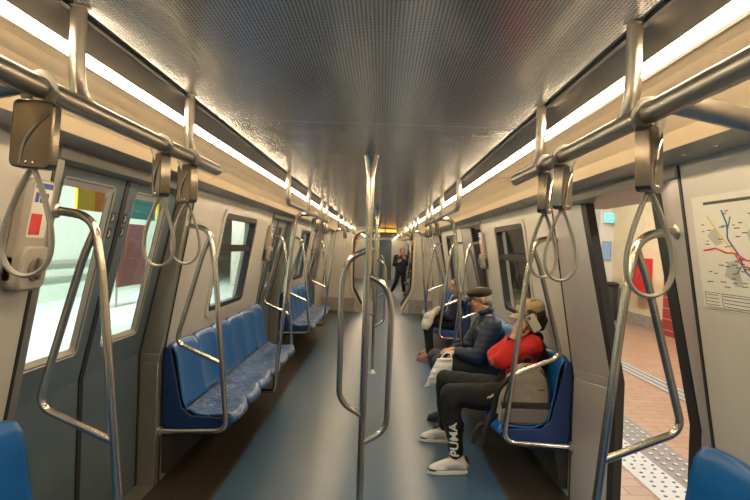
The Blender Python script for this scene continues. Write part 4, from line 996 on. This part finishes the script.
# exit sign and notice on the pilaster
r = empty('exit_sign', (XW - .2, 15.55, 2.45), 'small backlit cyan sign on the white platform pilaster', 'sign')
mb = MB(); mb.box(XW - .30, XW - .04, 15.5, 15.595, 2.42, 2.68); mb.build('housing', M['white'], r, bevel=.008)
mb = MB(); mb.box(XW - .29, XW - .05, 15.49, 15.5, 2.44, 2.66); f = mb.build('lit_panel', M['cyan'], r, smooth=False)
mb = MB(); mb.prism([(XW - .22, 2.55), (XW - .15, 2.48), (XW - .15, 2.53), (XW - .08, 2.53), (XW - .08, 2.57), (XW - .15, 2.57), (XW - .15, 2.62)], lambda u, v, t: (u, t, v), 15.485, 15.49); mb.build('arrow', M['white'], f, smooth=False)
r = empty('notice_board', (XW - .2, 15.58, 1.5), 'pale framed notice on the white platform pilaster', 'notice')
mb = MB(); mb.box(XW - .30, XW - .06, 15.57, 15.6, 1.45, 1.95); mb.build('frame', M['panel2'], r, bevel=.004)
mb = MB(); mb.box(XW - .28, XW - .08, 15.565, 15.57, 1.48, 1.92); mb.build('sheet', M['ltblue'], r, smooth=False)
# kiosk things in the passage
r = empty('litter_bin', (5.75, 14.9, 0), 'dark bin standing by the white platform pilaster', 'bin')
mb = MB(); mb.lathe([(.22, 0), (.25, .82), (.25, .84)], (5.72, 15.0, -.01)); mb.build('body', M['darkgrey'], r)
mb = MB(); mb.lathe([(.27, 0), (.28, .05), (.2, .10)], (5.72, 15.0, .83)); mb.build('rim', M['black'], r)
r = empty('cart', (5.55, 16.4, 0), 'red and black cart behind the bin in the dark passage', 'cart')
mb = MB(); mb.box(5.35, 5.95, 16.6, 17.0, .1, .75); mb.build('body', M['darkgrey'], r, bevel=.02)
mb = MB(); mb.box(5.38, 5.92, 16.62, 16.98, .75, 1.15); mb.build('load', M['redbox'], r, bevel=.08)
for x in (5.45, 5.85):
    mb = MB(); mb.lathe([(.05, -.02), (.05, .02)], (x, 16.7, .04), 'x'); mb.build('wheel', M['black'], r)

# ------------------------------------------------------------------ the opposite platform outside the closed doors
mb = MB(); mb.box(-4.2, -1.7, -10, 34, -1.3, -1.15); tag(mb.build('ground_track', M['trackbed'], smooth=False), kind='structure', label='dark track bed')
for x in (-3.55, -2.15):
    mb = MB(); mb.box(x - .035, x + .035, -10, 34, -1.15, -1.0); tag(mb.build('track_rail', M['steel_dull'], smooth=False, loc=(x, 12, -1.15)), 'steel running rail on the dark track bed', 'rail', 'running rails')
mb = MB(); mb.box(-9, -4.2, -10, 34, -1.3, -.02); tag(mb.build('floor_far_platform', M['palefloor'], smooth=False), kind='structure', label='pale far platform')
mb = MB(); mb.box(-4.24, -4.2, -10, 34, -.25, -.0); tag(mb.build('trim_%d' % tn, M['white'], smooth=False), kind='structure', label='white far platform edge'); tn += 1
mb = MB(); mb.prism([(-8, -.02), (-8, 3.2), (-7.6, 3.9), (-6.5, 4.25), (-1.5, 4.3), (-1.5, 4.45), (-8.3, 4.45), (-8.3, -.02)], lambda u, v, t: (u, t, v), -10, 34); tag(mb.build('wall_far_platform', M['greenwall'], ang=50), kind='structure', label='pale green far station wall')
mb = MB(); mb.box(-8, -7.9, -10, 34, .9, 1.0); mb.box(-8, -7.9, -10, 34, .55, .6); tag(mb.build('trim_%d' % tn, M['panel2'], smooth=False), kind='structure', label='grey bands on the far wall'); tn += 1
def board(x, y0, y1, z0, z1, m, name, label, cat='panel', text=0):
    r = empty(name, (x, (y0 + y1) / 2, z0), label, cat)
    mb = MB(); mb.box(x - .06, x, y0, y1, z0, z1); mb.build('board', m, r, bevel=.01)
    mb = MB()
    for yy in (y0 + .1, y1 - .1): mb.box(x - .09, x - .06, yy - .03, yy + .03, -.02 if z0 < 2 else z0, z1 if z0 < 2 else 4.25)
    mb.build('post', M['panel2'], r)
    return r
board(-6.0, 13.8, 15.4, .45, 1.95, M['maroon'], 'advert_board', 'maroon board on the far platform seen through the closed door')
board(-5.0, 9.9, 10.5, 2.05, 2.6, M['yellowprint'], 'hanging_sign', 'yellow hanging sign seen through the pane nearest the intercom', 'sign')
board(-5.0, 10.5, 10.9, 2.05, 2.6, mat('orange_print', (.7, .22, .03), .5), 'hanging_sign', 'orange hanging sign next to the yellow one', 'sign')
board(-5.0, 11.9, 13.3, 2.0, 2.6, mat('aqua_print', (.1, .5, .6), .5), 'hanging_sign', 'aqua blue hanging sign above the maroon board', 'sign')
board(-5.0, 13.5, 14.0, 2.0, 2.6, M['yellowprint'], 'hanging_sign', 'yellow hanging sign beyond the aqua sign', 'sign')
for k, yy in enumerate((17.5, 22.5)):
    mb = MB(); mb.box(-5.6, -5.1, yy, yy + .5, -.02, 4.3); tag(mb.build('pillar', M['whitewall'], bevel=.03, loc=(-5.35, yy + .25, 0)), kind='structure', label='white square pillar on the far platform')

# ------------------------------------------------------------------ lights
def area(name, loc, sx, sy, e, col, rot=(0, 0, 0)):
    l = bpy.data.lights.new(name, 'AREA'); l.shape = 'RECTANGLE'; l.size = sx; l.size_y = sy; l.energy = e; l.color = col
    o = bpy.data.objects.new(name, l); COL.objects.link(o); o.location = loc; o.rotation_euler = rot; return o
area('platform_lamp', (4.0, 4, 4.1), .5, 22, 1050, (1, .95, .84))
area('platform_lamp_far', (5.5, 20, 4.0), 1, 3, 90, (1, .9, .7))
area('far_platform_lamp', (-5.6, 8, 4.1), .6, 30, 2500, (1, 1, .97))
w = bpy.data.worlds.new('World'); sc.world = w; w.use_nodes = True
w.node_tree.nodes['Background'].inputs[0].default_value = (.5, .52, .5, 1); w.node_tree.nodes['Background'].inputs[1].default_value = .05

# ------------------------------------------------------------------ camera
TH = math.radians(2.0); CAM = V((.07, 0, 1.6)); FPX = 600
wy = V((7, 3, -FPX)).normalized(); t = V((math.sin(TH), math.cos(TH), 0)); wz = (t - wy * t.dot(wy)).normalized(); wx = wy.cross(wz)
R = Matrix((wx, wy, wz))      # rows = world axes in camera coordinates -> camera-to-world rotation
cd = bpy.data.cameras.new('camera'); cam = bpy.data.objects.new('camera', cd); COL.objects.link(cam)
cd.sensor_fit = 'HORIZONTAL'; cd.sensor_width = 36; cd.lens = FPX / 750 * 36; cd.clip_start = .05; cd.clip_end = 200
cam.matrix_world = Matrix.Translation(CAM) @ R.to_4x4()
sc.camera = cam
vs = sc.view_settings; vs.view_transform = 'Standard'; vs.look = 'None'; vs.gamma = 1; vs.use_curve_mapping = False; vs.exposure = -0.2
sc.cycles.max_bounces = 10; sc.cycles.glossy_bounces = 5; sc.cycles.transparent_max_bounces = 16; sc.cycles.diffuse_bounces = 5
sc.cycles.use_denoising = True; sc.cycles.sample_clamp_indirect = 6; sc.cycles.caustics_reflective = False
